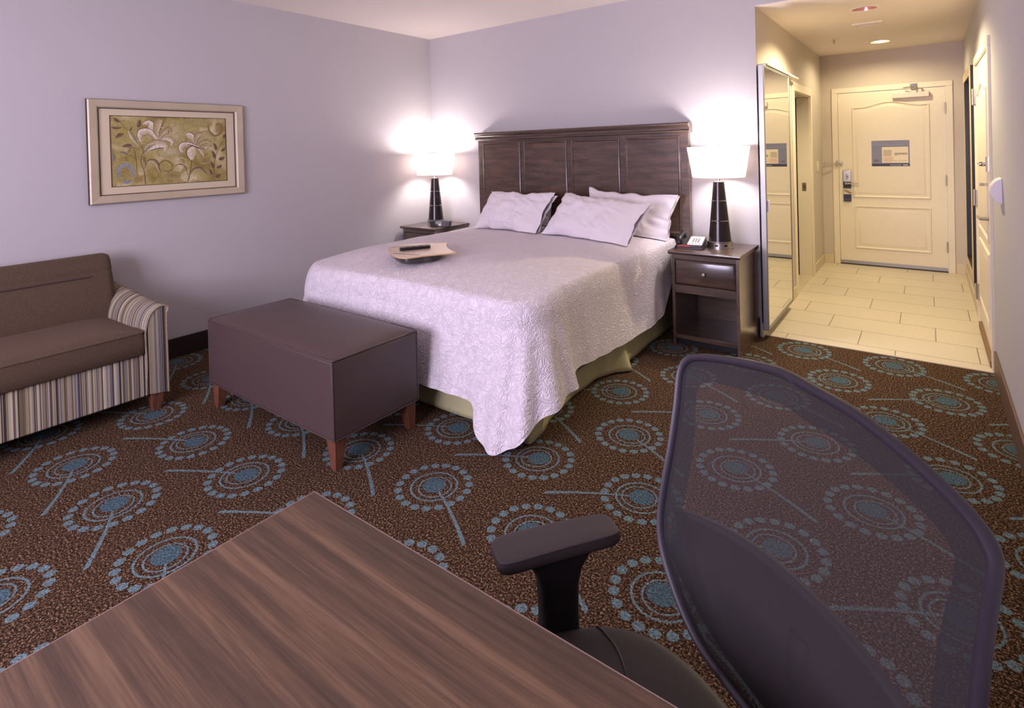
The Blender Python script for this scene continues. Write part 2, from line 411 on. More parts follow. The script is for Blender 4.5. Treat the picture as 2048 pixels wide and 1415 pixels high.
#SETTING
YB = -6.0   # rear wall
struct('floor', bx(bx(B(), -.1, XR+.1, YB-.1, .06, -.1, 0, 0), XH-1.6, XR+.1, .06, LF+.1, -.1, 0, 1), [m_carpet, m_tile], smooth=0)
struct('wall_left', box(-.12, 0, YB-.1, .12, 0, HB+.1), m_wall, smooth=0)
def wall_hole(bm, axis, f0, f1, a0, a1, z0, z1, holes, mi=0):
    """wall slab along one axis with rectangular holes [(a0,a1,z0,z1)]"""
    def cell(p, q, r, s):
        if q-p < 1e-5 or s-r < 1e-5: return
        if axis == 'x': bx(bm, p, q, f0, f1, r, s, mi)
        else: bx(bm, f0, f1, p, q, r, s, mi)
    cur = a0
    for h in sorted(holes):
        cell(cur, h[0], z0, z1); cell(h[0], h[1], z0, h[2]); cell(h[0], h[1], h[3], z1); cur = h[1]
    cell(cur, a1, z0, z1); return bm
# the wall behind the bed, with the drop over the hall mouth
bm = box(-.12, XH-.12, 0, .12, 0, HB+.1); bx(bm, XH-.12, XH-.001, 0, .008, 0, HH+.006); bx(bm, XH-.12, XR+.12, 0, .12, HH+.006, HB+.1)
struct('wall_back', bm, m_wall, smooth=0)
struct('ceiling', box(-.12, XR+.12, YB-.1, .12, HB, HB+.12), m_ceil, smooth=0)
# hall: left wall with the bathroom doorway, far wall, right wall
BD0, BD1, BDZ = 1.42, 2.345, 1.975
struct('wall_hall_left', wall_hole(B(), 'y', XH-.12, XH, .0085, LF, 0, HH+.004, [(BD0, BD1, 0, BDZ)]), m_hallwall, smooth=0)
EX0, EX1 = 3.622, 4.639
struct('wall_far', wall_hole(B(), 'x', LF, LF+.14, XH-.12, XR+.12, 0, HH+.05, [(EX0-.01, EX1+.01, 0, 2.04)]), m_hallwall, smooth=0)
CD0, CD1 = .13, 1.27
struct('wall_right', wall_hole(B(), 'y', XR, XR+.14, YB-.1, LF+.14, 0, HB+.1, [(CD0-.01, CD1+.01, 0, 2.04)]), m_wall, smooth=0)
WX0, WX1, WZ0, WZ1 = 1.45, 3.65, .8, 2.3
struct('wall_rear', wall_hole(B(), 'x', YB-.14, YB, -.12, XR+.14, 0, HB+.1, [(WX0, WX1, WZ0, WZ1)]), m_wall, smooth=0)
# hall ceiling with two round holes for the downlights
CANS = [(4.095, .69), (4.095, 2.52)]; CR = .088
def ceil_hole(bm, x0, x1, y0, y1, z, holes):
    cur = y0
    for cx, cy in holes:
        h = .14
        bx(bm, x0, x1, cur, cy-h, z, z+.03); bx(bm, x0, cx-h, cy-h, cy+h, z, z+.03); bx(bm, cx+h, x1, cy-h, cy+h, z, z+.03); cur = cy+h
        n = 48; o = []; i_ = []; o2 = []; i2 = []
        for k in range(n):
            a = 2*PI*k/n; c, s = math.cos(a), math.sin(a); q = h/max(abs(c), abs(s))
            o.append(bm.verts.new((cx+c*q, cy+s*q, z))); i_.append(bm.verts.new((cx+c*CR, cy+s*CR, z)))
            i2.append(bm.verts.new((cx+c*CR, cy+s*CR, z+.03)))
        for k in range(n):
            l = (k+1) % n; bm.faces.new((o[k], o[l], i_[l], i_[k])); bm.faces.new((i_[k], i_[l], i2[l], i2[k]))
    bx(bm, x0, x1, cur, y1, z, z+.03); return bm
struct('ceiling_hall', ceil_hole(B(), XH-.12, XR+.02, .001, LF+.02, HH, CANS), m_ceil, smooth=0)
struct('ceiling_void', box(XH-.2, XR+.12, .12, LF+.14, HB, HB+.08), m_ceil, smooth=0)
# bathroom box beyond the doorway
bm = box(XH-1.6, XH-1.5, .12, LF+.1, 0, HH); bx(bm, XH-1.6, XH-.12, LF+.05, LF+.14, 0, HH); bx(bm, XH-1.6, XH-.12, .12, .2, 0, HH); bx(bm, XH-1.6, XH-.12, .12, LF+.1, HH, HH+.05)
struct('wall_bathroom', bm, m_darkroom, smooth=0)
# baseboards
struct('baseboard_left', box(0, .012, YB, 0, 0, .145), m_base, bevel=.003)
struct('baseboard_back', box(.012, XH-.012, -.012, 0, 0, .145), m_base, bevel=.003)
struct('baseboard_right', box(XR-.012, XR, YB, .02, 0, .15), m_base2, bevel=.003)
struct('baseboard_hall_left', bx(bx(B(), XH, XH+.012, -.012, 1.35, 0, .105), XH, XH+.012, 2.42, LF, 0, .105), m_trimtile, bevel=.003)
struct('baseboard_far', bx(bx(B(), XH, EX0-.07, LF-.012, LF, 0, .105), EX1+.07, XR, LF-.012, LF, 0, .105), m_trimtile, bevel=.003)
struct('baseboard_hall_right', box(XR-.012, XR, CD1+.08, LF, 0, .105), m_trimtile, bevel=.003)
struct('trim_floor_edge', box(XH, XR, .05, .062, -.002, .004), m_trimtile)
# window behind the viewer
win = thing('window_1', kind='structure', loc=(WX0, YB, WZ0))
bm = B()
for a in ((WX0, WX0+.06, WZ0, WZ1), (WX1-.06, WX1, WZ0, WZ1), (WX0, WX1, WZ0, WZ0+.06), (WX0, WX1, WZ1-.06, WZ1), ((WX0+WX1)/2-.03, (WX0+WX1)/2+.03, WZ0, WZ1)): bx(bm, a[0], a[1], YB-.1, YB-.04, a[2], a[3])
obj('window_frame', bm, m_alu, win); obj('window_pane', box(WX0+.05, WX1-.05, YB-.075, YB-.07, WZ0+.05, WZ1-.05), m_pane, win)
obj('window_sill', box(WX0-.05, WX1+.05, YB-.02, YB+.08, WZ0-.03, WZ0), m_white, win)

# ---------------------------------------------------------------- doors
def panel(bm, P, z0, z1, a0, a1, arch, steps):
    """raised moulding ring; P(a,z,h) places it on the leaf, h is the height above the leaf"""
    def outline(i):
        pts = [(a0+i, z0+i), (a1-i, z0+i)]
        N = 24 if arch else 1
        for k in range(N+1):
            t = k/N; x = (a1-i)+((a0+i)-(a1-i))*t
            s = .5-.5*math.cos(2*PI*min(max((t-.08)/.84, 0), 1))
            pts.append((x, z1-i+arch*s))
        return pts
    rings = [[bm.verts.new(P(a, z, h)) for a, z in outline(i)] for i, h in steps]
    for r, q in zip(rings, rings[1:]):
        for k in range(len(r)): l = (k+1) % len(r); bm.faces.new((r[k], r[l], q[l], q[k]))
    bm.faces.new(rings[-1])
STEP = [(0, -.0005), (.004, .012), (.012, .013), (.024, .002), (.032, .0012), (.056, .012), (.062, .0125)]
d1 = thing('door_1', kind='structure', loc=((EX0+EX1)/2, LF, 0))
bm = B()
for a in ((EX0-.062, EX0, 0, 2.035), (EX1, EX1+.062, 0, 2.035), (EX0-.062, EX1+.062, 2.0352, 2.095)): bx(bm, a[0], a[1], LF-.014, LF+.1, a[2], a[3])
obj('door_frame', bm, m_white, d1, bevel=.003)
bm = box(EX0+.003, EX1-.003, LF-.004, LF+.04, .015, 2.031)
Pe = lambda a, z, h: (a, LF-.004-h, z)
panel(bm, Pe, .80, 1.86, 3.765, 4.50, .052, STEP); panel(bm, Pe, .20, .705, 3.775, 4.50, 0, STEP)
leaf1 = obj('door_leaf', bm, m_white, d1, smooth=35)
obj('door_bottom_gap', box(EX0, EX1, LF+.0, LF+.03, .001, .015), m_base, d1)
obj('kick_strip', box(EX0+.005, EX1-.005, LF-.008, LF-.004, .015, .05), m_alu, leaf1)
for z in (1.80, 1.01, .28):
    bm = box(EX1-.012, EX1+.004, LF-.012, LF-.003, z-.055, z+.055); lathe(bm, [(.007, z-.058), (.007, z+.058)], (EX1-.003, LF-.016, 0), 12)
    obj('hinge', bm, m_steel, leaf1)
bm = lathe(B(), [(.011, 0), (.011, .004), (.006, .005), (.006, .002)], (4.13, 0, 1.504), 20, 'y'); 
for v in bm.verts: v.co.y = LF-.005-v.co.y
obj('peephole', bm, m_steel, leaf1)
# closer: body on the leaf, arm and shoe
cl = obj('door_closer', box(4.165, 4.50, LF-.058, LF-.004, 1.932, 1.992), M('closer_painted_metal', (214, 202, 194), .4), leaf1, bevel=.006)
bm = tube(B(), [(4.44, LF-.035, 1.992), (4.44, LF-.035, 2.02), (4.40, LF-.075, 2.03), (4.36, LF-.11, 2.035)], .008)
tube(bm, [(4.36, LF-.11, 2.035), (4.36, LF-.11, 2.05), (4.37, LF-.03, 2.055)], .007); bx(bm, 4.33, 4.39, LF-.03, LF-.014, 2.03, 2.085); tube(bm, [(4.27, LF-.05, 2.045), (4.36, LF-.11, 2.045)], .006)
obj('closer_arm', bm, m_chrome, leaf1)
# lock plate, thumb turn, lever
lk = obj('lock_plate', box(3.664, 3.748, LF-.026, LF-.004, .935, 1.118), m_steel, leaf1, bevel=.004)
bm = lathe(B(), [(.014, -.034), (.014, -.026)], (3.706, LF, 1.045), 20, 'y'); bx(bm, 3.700, 3.712, LF-.052, LF-.034, 1.012, 1.075)
obj('thumb_turn', bm, m_chrome, lk, bevel=.002)
bm = lathe(B(), [(.017, -.05), (.017, -.026)], (3.700, LF, .965), 20, 'y'); tube(bm, [(3.700, LF-.05, .965), (3.74, LF-.056, .965), (3.82, LF-.056, .962)], [.013, .0095, .008])
obj('lever_handle', bm, m_chrome, lk)
# swing bar guard
bm = box(3.60, 3.618, LF-.032, LF-.014, 1.165, 1.235); bx(bm, 3.634, 3.664, LF-.03, LF-.004, 1.185, 1.215)
obj('guard_bracket', bm, m_chrome, d1, bevel=.003)
bm = tube(B(), [(3.61, LF-.034, 1.208), (3.49, LF-.075, 1.208), (3.478, LF-.078, 1.20), (3.49, LF-.075, 1.192), (3.61, LF-.034, 1.192)], .004, 8); lathe(bm, [(.001, -.014), (.01, -.008), (.012, 0), (.01, .008), (.001, .014)], (3.480, LF-.078, 1.2), 12)
obj('guard_bar', bm, m_chrome, d1)
# card hanging on the lever
cd = thing('door_hanger_card', 'navy and white card hanging below the lever handle of the far entry door', 'hanger card', (3.707, LF-.05, .965))
obj('card', bx(B(), 3.668, 3.748, LF-.030, LF-.028, .752, .985), m_navy, cd, smooth=0)
obj('photo_band', box(3.668, 3.748, LF-.0312, LF-.0302, .835, .905), M('pale_grey_print', (196, 190, 176), .6), cd, smooth=0)
bm = B(); prism(bm, [(3.669, .868), (3.674, .880), (3.688, .889), (3.698, .884), (3.72, .874), (3.747, .858), (3.747, .842), (3.725, .846), (3.705, .858), (3.69, .868), (3.675, .872)], lambda a, z: (a, LF-.0320, z), lambda a, z: (a, LF-.0313, z))
obj('hand_picture', bm, m_hand, cd, smooth=0)
obj('print_line', bx(B(), 3.668, 3.748, LF-.0312, LF-.0302, .775, .778), m_greyink, cd, smooth=0)
# evacuation sign
sg = thing('evacuation_sign', 'blue evacuation plan notice fixed to the upper panel of the far entry door', 'sign', (4.135, LF-.014, 1.166))
YS = LF-.0135
obj('sign_board', box(3.956, 4.315, YS-.004, YS, 1.166, 1.46), m_bluesign, sg, smooth=0)
obj('navy_band', box(3.956, 4.315, YS-.0048, YS-.004, 1.166, 1.196), m_navy, sg, smooth=0)
obj('floor_plan_paper', box(4.056, 4.302, YS-.0048, YS-.004, 1.205, 1.385), m_paper, sg, smooth=0)
bm = B(); rnd = random.Random(3)
for i in range(7): bx(bm, 4.068, 4.068+.075+.01*rnd.random(), YS-.0054, YS-.0048, 1.345-i*.0105, 1.350-i*.0105)
obj('small_print', bm, m_greyink, sg, smooth=0)
bm = B()
for i in range(5): bx(bm, 4.068, 4.068+.085+.02*rnd.random(), YS-.0054, YS-.0048, 1.262-i*.0105, 1.266-i*.0105)
obj('red_print', bm, m_redink, sg, smooth=0)
bm = B()
for i in range(10): x = 4.176+i*.0118; bx(bm, x, x+.009, YS-.0054, YS-.0048, 1.296-.008*(i < 2), 1.318)
obj('floor_plan_drawing', bm, m_greyink, sg, smooth=0)
bm = B()
for i in range(4): bx(bm, 4.176+i*.03, 4.196+i*.03, YS-.0054, YS-.0048, 1.226, 1.231)
obj('map_key', bm, m_greyink, sg, smooth=0)
bm = lathe(B(), [(.0001, -.0058), (.026, -.0058), (.026, -.0045)], (4.0, YS, 1.232), 32, 'y')
for v in bm.verts: v.co.z = 1.232+(v.co.z-1.232)*.36
obj('oval_logo', bm, m_ink, sg, smooth=0)
bm = B()
for i, h in enumerate((.0045, .003, .003, .0042, .003, .0035)): bx(bm, 3.982+i*.0062, 3.9862+i*.0062, YS-.0064, YS-.0058, 1.2305, 1.2305+h)
obj('logo_lettering', bm, m_lightink, sg, smooth=0)
mt = Matrix.Translation((4.133, YS-.0052, 1.174)) @ Matrix.Rotation(R(90), 4, 'X')
text('sign_lettering', 'EVACUATION', .0165, mt, m_lightink, sg)
text('sign_lettering', 'PLAN', .0175, Matrix.Translation((4.255, YS-.0052, 1.174)) @ Matrix.Rotation(R(90), 4, 'X'), m_lightink, sg, bold=.0006)
bm = B()
for a in ((3.963, 4.035, 1.442), (3.963, 4.11, 1.424), (3.963, 4.15, 1.408), (4.18, 4.225, 1.436), (4.15, 4.25, 1.408)): bx(bm, a[0], a[1], YS-.0046, YS-.004, a[2], a[2]+.003)
obj('header_print', bm, M('pale_blue_ink', (150, 160, 176), .6), sg, smooth=0)

# bathroom doorway: casing, jambs, strike plate, the open leaf inside
d2 = thing('door_2', kind='structure', loc=(XH, (BD0+BD1)/2, 0))
bm = B()
bx(bm, XH+.0005, XH+.014, BD0-.075, BD0+.008, 0, BDZ-.0102); bx(bm, XH+.0005, XH+.014, BD1-.008, BD1+.075, 0, BDZ-.0102); bx(bm, XH+.0005, XH+.014, BD0-.075, BD1+.075, BDZ-.01, 2.045)
bx(bm, XH-.13, XH, BD0-.001, BD0+.02, 0, BDZ-.021); bx(bm, XH-.13, XH, BD1-.02, BD1+.001, 0, BDZ-.021); bx(bm, XH-.13, XH, BD0, BD1, BDZ-.02, BDZ+.001)
obj('door_frame', bm, m_white, d2, bevel=.003)
bm = box(XH-.085, XH-.045, BD1-.0235, BD1-.02, .93, 1.02)
obj('strike_plate', bm, m_steel, d2); obj('strike_hole', box(XH-.072, XH-.058, BD1-.0245, BD1-.0235, .955, .995), m_ink, d2)
obj('door_leaf', box(XH-.93, XH-.14, BD0+.0, BD0+.04, .01, BDZ-.02), m_white, d2)
obj('threshold', box(XH-.12, XH+.002, BD0+.02, BD1-.02, -.002, .006), m_trimtile, d2)

# connecting door in the right wall
d3 = thing('door_3', kind='structure', loc=(XR, (CD0+CD1)/2, 0))
bm = B()
for a in ((CD0-.075, CD0, 0, 2.035), (CD1, CD1+.075, 0, 2.035), (CD0-.075, CD1+.075, 2.0352, 2.10)): bx(bm, XR-.016, XR+.1, a[0], a[1], a[2], a[3])
obj('door_frame', bm, m_white, d3, bevel=.003)
bm = box(XR-.002, XR+.04, CD0+.003, CD1-.003, .015, 2.031)
Pc = lambda a, z, h: (XR-.002-h, a, z)
panel(bm, Pc, .78, 1.80, CD0+.14, CD1-.16, .06, STEP); panel(bm, Pc, .22, .70, CD0+.14, CD1-.16, 0, STEP)
leaf3 = obj('door_leaf', bm, m_white, d3, smooth=35)
for z in (1.79, .99, .24):
    bm = box(XR-.02, XR-.002, CD1-.035, CD1+.03, z-.06, z+.06); lathe(bm, [(.008, z-.064), (.008, z+.064)], (XR-.026, CD1, 0), 12)
    obj('hinge', bm, m_steel, leaf3)
obj('door_sweep', box(XR-.022, XR-.002, CD0+.01, CD1-.16, .004, .045), m_sweep, leaf3)
bm = box(XR-.012, XR-.002, CD0+.035, CD0+.095, .90, .99); lathe(bm, [(.014, -.055), (.014, -.012)], (XR, CD0+.065, .945), 16, 'x'); tube(bm, [(XR-.05, CD0+.06, .945), (XR-.056, CD0+.09, .945), (XR-.056, CD0+.19, .945)], [.013, .011, .011], 12)
obj('lever_handle', bm, m_steel, leaf3, bevel=.002)
bm = lathe(B(), [(.028, -.012), (.030, -.002)], (XR, CD0+.065, 1.165), 24, 'x'); bx(bm, XR-.04, XR-.012, CD0+.05, CD0+.08, 1.157, 1.173); bx(bm, XR-.055, XR-.04, CD0+.04, CD0+.09, 1.155, 1.175)
obj('deadbolt_turn', bm, m_steel, leaf3, bevel=.002)
bm = box(XR-.03, XR-.016, CD0-.03, CD0-.01, 1.25, 1.345); lathe(bm, [(.012, -.06), (.016, -.045), (.013, -.03), (.008, -.016)], (XR, CD0+.0, 1.298), 16, 'x'); tube(bm, [(XR-.055, CD0, 1.298), (XR-.06, CD0+.06, 1.298)], .006)
obj('swing_guard', bm, m_chrome, d3)

# sliding mirrored closet door on the hall's left wall
mr = thing('mirrored_sliding_door', 'tall mirrored sliding door in a pale metal frame along the hall left wall', 'mirror door', (XH, .47, 0))
MX0, MX1, MY0, MY1, MZ0, MZ1 = XH+.022, XH+.062, -.10+.04, .905, .07, 2.055
obj('mirror_panel', box(MX1-.008, MX1-.004, MY0+.02, MY1-.02, MZ0+.02, MZ1-.02), m_mirror, mr, smooth=0)
obj('backing_board', box(MX0, MX1-.009, MY0+.015, MY1-.015, MZ0+.015, MZ1-.015), m_black, mr, smooth=0)
bm = B()
for a in ((MY0, MY0+.028, MZ0, MZ1), (MY1-.028, MY1, MZ0, MZ1), (MY0+.0282, MY1-.0282, MZ0, MZ0+.028), (MY0+.0282, MY1-.0282, MZ1-.028, MZ1)): bx(bm, MX0, MX1, a[0], a[1], a[2], a[3])
obj('mirror_frame', bm, m_alu, mr, bevel=.004)
obj('pull_handle', box(MX1-.003, MX1+.012, MY0+.028, MY0+.062, .955, 1.04), m_whiteplastic, mr, bevel=.003)
bm = box(XH, XH+.07, MY0+.1, MY1+.4, MZ1+.001, MZ1+.014); obj('top_track', bm, m_white, mr)
# framed wall mirror on the right hall wall
wm = thing('framed_wall_mirror', 'full-length mirror in cream and black frame beyond the connecting door', 'mirror', (XR, 1.9, .28))
G0, G1, H0, H1 = 1.42, 2.40, .27, 2.06
bm = B()
for a in ((G0, G0+.075, H0, H1), (G1-.075, G1, H0, H1), (G0+.075, G1-.075, H0, H0+.075), (G0+.075, G1-.075, H1-.075, H1)): bx(bm, XR-.036, XR-.031, *a)
obj('frame_face', bm, M('cream_mirror_frame', (206, 186, 150), .4), wm, smooth=0)
bm = B()
for a in ((G0, G0+.075, H0, H1), (G1-.075, G1, H0, H1), (G0+.075, G1-.075, H0, H0+.075), (G0+.075, G1-.075, H1-.075, H1)): bx(bm, XR-.031, XR, *a)
obj('black_frame_sides', bm, m_black, wm, smooth=0, label='black outer and inner sides of the mirror frame')
obj('mirror_panel', box(XR-.012, XR-.006, G0+.07, G1-.07, H0+.07, H1-.07), m_mirror, wm, smooth=0)
# small white box on the right wall, light switch
bm = prism(B(), [(XR, 1.10)]+[(XR-.052*math.sin(PI*k/14)**.6, 1.10+.145*k/14) for k in range(1, 14)]+[(XR, 1.245)], lambda a, z: (a, -.50, z), lambda a, z: (a, -.37, z))
tag(obj('wall_alarm_box', bm, m_whiteplastic, bevel=.004), 'small white rounded plastic box on the right wall beside the connecting door', 'wall box')
ls = thing('light_switch', 'cream twin light switch plate on the hall left wall near the entry door', 'light switch', (XH, 2.80, 1.18))
obj('switch_plate', box(XH, XH+.006, 2.745, 2.865, 1.12, 1.24), m_ivory, ls, bevel=.003)
for y in (2.765, 2.815): obj('rocker', box(XH+.006, XH+.011, y, y+.03, 1.15, 1.21), m_ivory, ls, bevel=.002)

# ceiling fittings
def downlight(c, lit, label):
    t = thing('recessed_downlight', label, 'ceiling light', (c[0], c[1], HH), group='round downlights in the hall ceiling')
    obj('trim_ring', lathe(B(), [(CR-.004, HH+.004), (CR-.004, HH-.004), (CR+.016, HH-.005), (CR+.02, HH), (CR-.004, HH+.004)], (c[0], c[1], 0), 48, cap=False), m_ceil, t)
    obj('reflector_can', lathe(B(), [(CR-.004, HH+.0), (CR-.010, HH+.03), (CR-.028, HH+.10), (.045, HH+.13), (.001, HH+.135)], (c[0], c[1], 0), 48, cap=False), m_copper, t)
    if lit: obj('lens', lathe(B(), [(.001, HH+.010), (CR-.008, HH+.012), (CR-.008, HH+.016), (.001, HH+.016)], (c[0], c[1], 0), 40, cap=False), m_glow, t)
    else: obj('bulb', lathe(B(), [(.001, HH+.052), (.020, HH+.056), (.032, HH+.075), (.028, HH+.10), (.016, HH+.128)], (c[0], c[1], 0), 24), M('warm_frosted_bulb', (255, 226, 190), .5, emit=1.2), t)
    return t
downlight(CANS[0], 0, 'pink-metal round downlight nearest the bedroom in the hall ceiling')
downlight(CANS[1], 1, 'glowing round downlight in the hall ceiling near the entry door')
WARM = (1.0, .82, .50)
s1 = light('downlight_beam_near', 'SPOT', (CANS[0][0], CANS[0][1], HH-.004), CAN_W, WARM, spot_size=R(150), spot_blend=.5, shadow_soft_size=.03)
s2 = light('downlight_beam_far', 'SPOT', (CANS[1][0], CANS[1][1], HH+.008), CAN2_W, WARM, spot_size=R(165), spot_blend=.5, shadow_soft_size=.05)
vt = thing('air_vent', 'small white air vent grille between the two hall downlights', 'vent', (4.067, 1.36, HH))
obj('vent_frame', bx(bx(bx(bx(B(), 3.955, 4.18, 1.295, 1.315, HH-.012, HH), 3.955, 4.18, 1.41, 1.43, HH-.012, HH), 3.955, 3.99, 1.315, 1.41, HH-.012, HH), 4.145, 4.18, 1.315, 1.41, HH-.012, HH), m_ceil, vt)
obj('vent_backing', box(3.985, 4.15, 1.31, 1.415, HH-.002, HH), m_dkgrey, vt)
bm = B()
for i in range(7): bx(bm, 3.99, 4.145, 1.320+i*.013, 1.325+i*.013, HH-.006, HH-.003)
obj('louvre', bm, m_ceil, vt)
sp = thing('fire_sprinkler', 'small white fire sprinkler hanging from the hall ceiling', 'sprinkler', (3.736, 1.99, HH))
obj('escutcheon', lathe(B(), [(.001, HH-.006), (.036, HH-.005), (.04, HH)], (3.736, 1.99, 0), 24), m_ceil, sp)
bm = lathe(B(), [(.011, HH-.006), (.011, HH-.03), (.005, HH-.034), (.005, HH-.045), (.016, HH-.047), (.016, HH-.049)], (3.736, 1.99, 0), 16)
obj('sprinkler_head', bm, m_chrome, sp)
#FURNITURE
# ---------------------------------------------------------------- nightstands
def nightstand(x0, label):
    x1 = x0+.50; y0, y1 = -.535, -.015
    t = thing('nightstand', label, 'nightstand', ((x0+x1)/2, (y0+y1)/2, 0), group='dark wood nightstands beside the bed')
    bm = prism(B(), [(y0-.0, NZ-.022), (y0-.006, NZ-.012), (y0-.004, NZ-.002), (y0+.004, NZ), (y1, NZ), (y1, NZ-.028), (y0+.012, NZ-.028)], lambda a, z: (x0-.006, a, z), lambda a, z: (x1+.004, a, z))
    obj('top_panel', bm, m_hwood, t, bevel=.002)
    X0, X1, Y0 = x0+.015, x1-.01, y0+.02
    obj('side_panel', box(X0, X0+.022, Y0, y1, .0, NZ-.028), m_hwoodz, t, bevel=.0015)
    obj('side_panel', box(X1-.022, X1, Y0, y1, .0, NZ-.028), m_nsside, t, bevel=.0015)
    bm = box(X0+.022, X1-.022, y1-.012, y1, .06, NZ-.028); bx(bm, X0+.022, X1-.022, Y0, Y0+.02, NZ-.062, NZ-.028); bx(bm, X0+.022, X1-.022, Y0, Y0+.02, .410, .452)
    bx(bm, X0+.022, X1-.022, Y0+.004, y1-.012, .392, .41)
    obj('carcass', bm, m_hwood, t, bevel=.001)
    obj('bottom_shelf', box(X0+.022, X1-.022, Y0+.003, y1-.012, .055, .085), m_hwood, t, bevel=.002)
    obj('plinth', box(X0+.022, X1-.022, Y0+.05, Y0+.065, 0, .055), m_black, t)
    bm = B(); a0, a1, z0, z1 = X0+.026, X1-.026, .456, NZ-.066
    Pn = lambda a, z, h: (a, Y0+.004-h, z)
    panel(bm, Pn, z0, z1, a0, a1, 0, [(0, -.012), (0, .0), (.008, .006), (.014, .009)])
    bx(bm, a0+.01, a1-.01, Y0+.01, y1-.03, z0+.01, z1-.01)
    dr = obj('drawer', bm, m_hwood, t)
    xc, zc = (a0+a1)/2, (z0+z1)/2
    bm = lathe(B(), [(.001, -.030), (.010, -.029), (.0145, -.023), (.013, -.017), (.007, -.012), (.007, 0)], (xc, Y0-.004, zc), 24, 'y')
    obj('knob', bm, m_steel, dr, label='round brushed nickel knob')
    return t
ns = nightstand(2.938, 'dark wood nightstand beside the mirrored sliding door, telephone on top')
n2 = copy_tree(ns); n2.location.x -= 2.938-.035
n2['label'] = 'dark wood nightstand in the room corner behind the bed, clock radio on top'
# ---------------------------------------------------------------- bedside lamps
def lamp(x, y, label):
    t = thing('table_lamp', label, 'lamp', (x, y, NZ), group='bedside table lamps')
    c = (x, y, 0)
    bs = obj('base', lathe(B(), [(.093, NZ), (.093, NZ+.006), (.090, NZ+.008), (.090, NZ+.042), (.094, NZ+.047), (.094, NZ+.052), (.080, NZ+.052)], c, 56), m_steel, t, label='brushed nickel round base')
    for a in (-62, -20):
        bm = B()
        ca, sa = math.cos(R(a-28)), math.sin(R(a-28)); p = Vector((x+ca*.0905, y+sa*.0905, NZ+.025)); tn = Vector((-sa, ca, 0)); n = Vector((ca, sa, 0))
        hexa(bm, [p-tn*.012-Vector((0, 0, .008))-n*.004, p+tn*.012-Vector((0, 0, .008))-n*.004, p+tn*.012-Vector((0, 0, .008))+n*.001, p-tn*.012-Vector((0, 0, .008))+n*.001,
                  p-tn*.012+Vector((0, 0, .008))-n*.004, p+tn*.012+Vector((0, 0, .008))-n*.004, p+tn*.012+Vector((0, 0, .008))+n*.001, p-tn*.012+Vector((0, 0, .008))+n*.001])
        obj('socket', bm, m_black, bs)
    z0, z1 = NZ+.052, NZ+.49
    rad = lambda f: .080+(.0385-.080)*f
    for f0, f1 in ((0, .338), (.350, .676), (.688, 1)):
        obj('body', lathe(B(), [(rad(f0), z0+(z1-z0)*f0), (rad(f1), z0+(z1-z0)*f1)], c, 56), m_lampbody, t)
    for f in (.344, .682):
        obj('band', lathe(B(), [(rad(f)+.0015, z0+(z1-z0)*(f-.006)), (rad(f)+.0015, z0+(z1-z0)*(f+.006))], c, 56), m_chrome, t)
    obj('stem', lathe(B(), [(.036, z1), (.034, z1+.004), (.010, z1+.006), (.008, z1+.04), (.018, z1+.045), (.018, z1+.09)], c, 24), m_chrome, t)
    zs0, zs1 = 1.225, 1.452
    bm = lathe(B(), [(.185, zs0), (.222, zs1), (.2195, zs1), (.1825, zs0), (.185, zs0)], c, 72, cap=False)
    sh = obj('lamp_shade', bm, m_shade, t, smooth=50)
    bm = B()
    for k in range(3): a = R(120*k+15); tube(bm, [(x, y, zs1-.02), (x+.219*math.cos(a), y+.219*math.sin(a), zs1-.012)], .0022, 6)
    lathe(bm, [(.012, zs1-.02), (.012, zs1-.015), (.006, zs1-.012), (.008, zs1+.008), (.002, zs1+.014)], c, 14)
    obj('finial', bm, m_chrome, sh)
    obj('bulb', lathe(B(), [(.012, z1+.09), (.014, z1+.13), (.030, z1+.165), (.033, z1+.195), (.024, z1+.218), (.004, z1+.228)], c, 24), m_bulb, t)
    l = light('bulb_light', 'POINT', (0, 0, 1.388-NZ), LAMP_W, (1.0, .88, .89), shadow_soft_size=.07); l.parent = t
    return t
la = lamp(3.225, -.245, 'glowing table lamp with black cone body beside the telephone')
l2 = copy_tree(la); l2.location = (.27, -.245, NZ); l2['label'] = 'glowing table lamp with black cone body in the room corner beside the clock radio'
# ---------------------------------------------------------------- telephone, clock radio
ph = thing('telephone', 'black desk telephone with white keypad face on the right nightstand', 'telephone', (3.045, -.33, NZ), rz=R(8))
def wedge(bm, x0, x1, y0, y1, z0, zf, zb, r=.012):
    prism(bm, rrect(x0, x1, y0, y1, r), lambda a, b: (a, b, z0), lambda a, b: (a, b, zf+(zb-zf)*(b-y0)/(y1-y0)))
bm = B(); wedge(bm, -.105, .095, -.10, .10, 0, .012, .018, .02); wedge(bm, -.10, .09, -.092, .098, .012, .028, .066)
phb = obj('phone_body', bm, m_dkgrey, ph, local=True, bevel=.003)
zt = lambda y: .028+(.066-.028)*(y+.092)/.19
bm = B(); prism(bm, rrect(-.022, .082, -.082, .09, .006), lambda a, b: (a, b, zt(b)-.002), lambda a, b: (a, b, zt(b)+.0025))
fp = obj('keypad_face', bm, m_whiteplastic, ph, local=True, smooth=0, label='white printed keypad face')
keys = []
for r in range(4):
    for c in range(3):
        x, y = .004+c*.019, -.035+r*.022; keys.append(((x, x+.012, y, y+.010, .002, 2), .006))
for c in range(4): keys.append(((-.012+c*.022, c*.022, -.066, -.059, .002, 2), .005))
for q_, h_ in keys: obj('key', prism(B(), rrect(*q_), lambda a, b: (a, b, zt(b)), lambda a, b: (a, b, zt(b)+h_)), m_greyink, fp, local=True, smooth=0)
bm = B(); prism(bm, [(-.095, .016), (0.0, .016), (0.0, .028), (-.095, .028)], lambda a, z: (a, -.0955, z), lambda a, z: (a, -.09, z))
obj('message_strip', bm, m_red, ph, local=True)
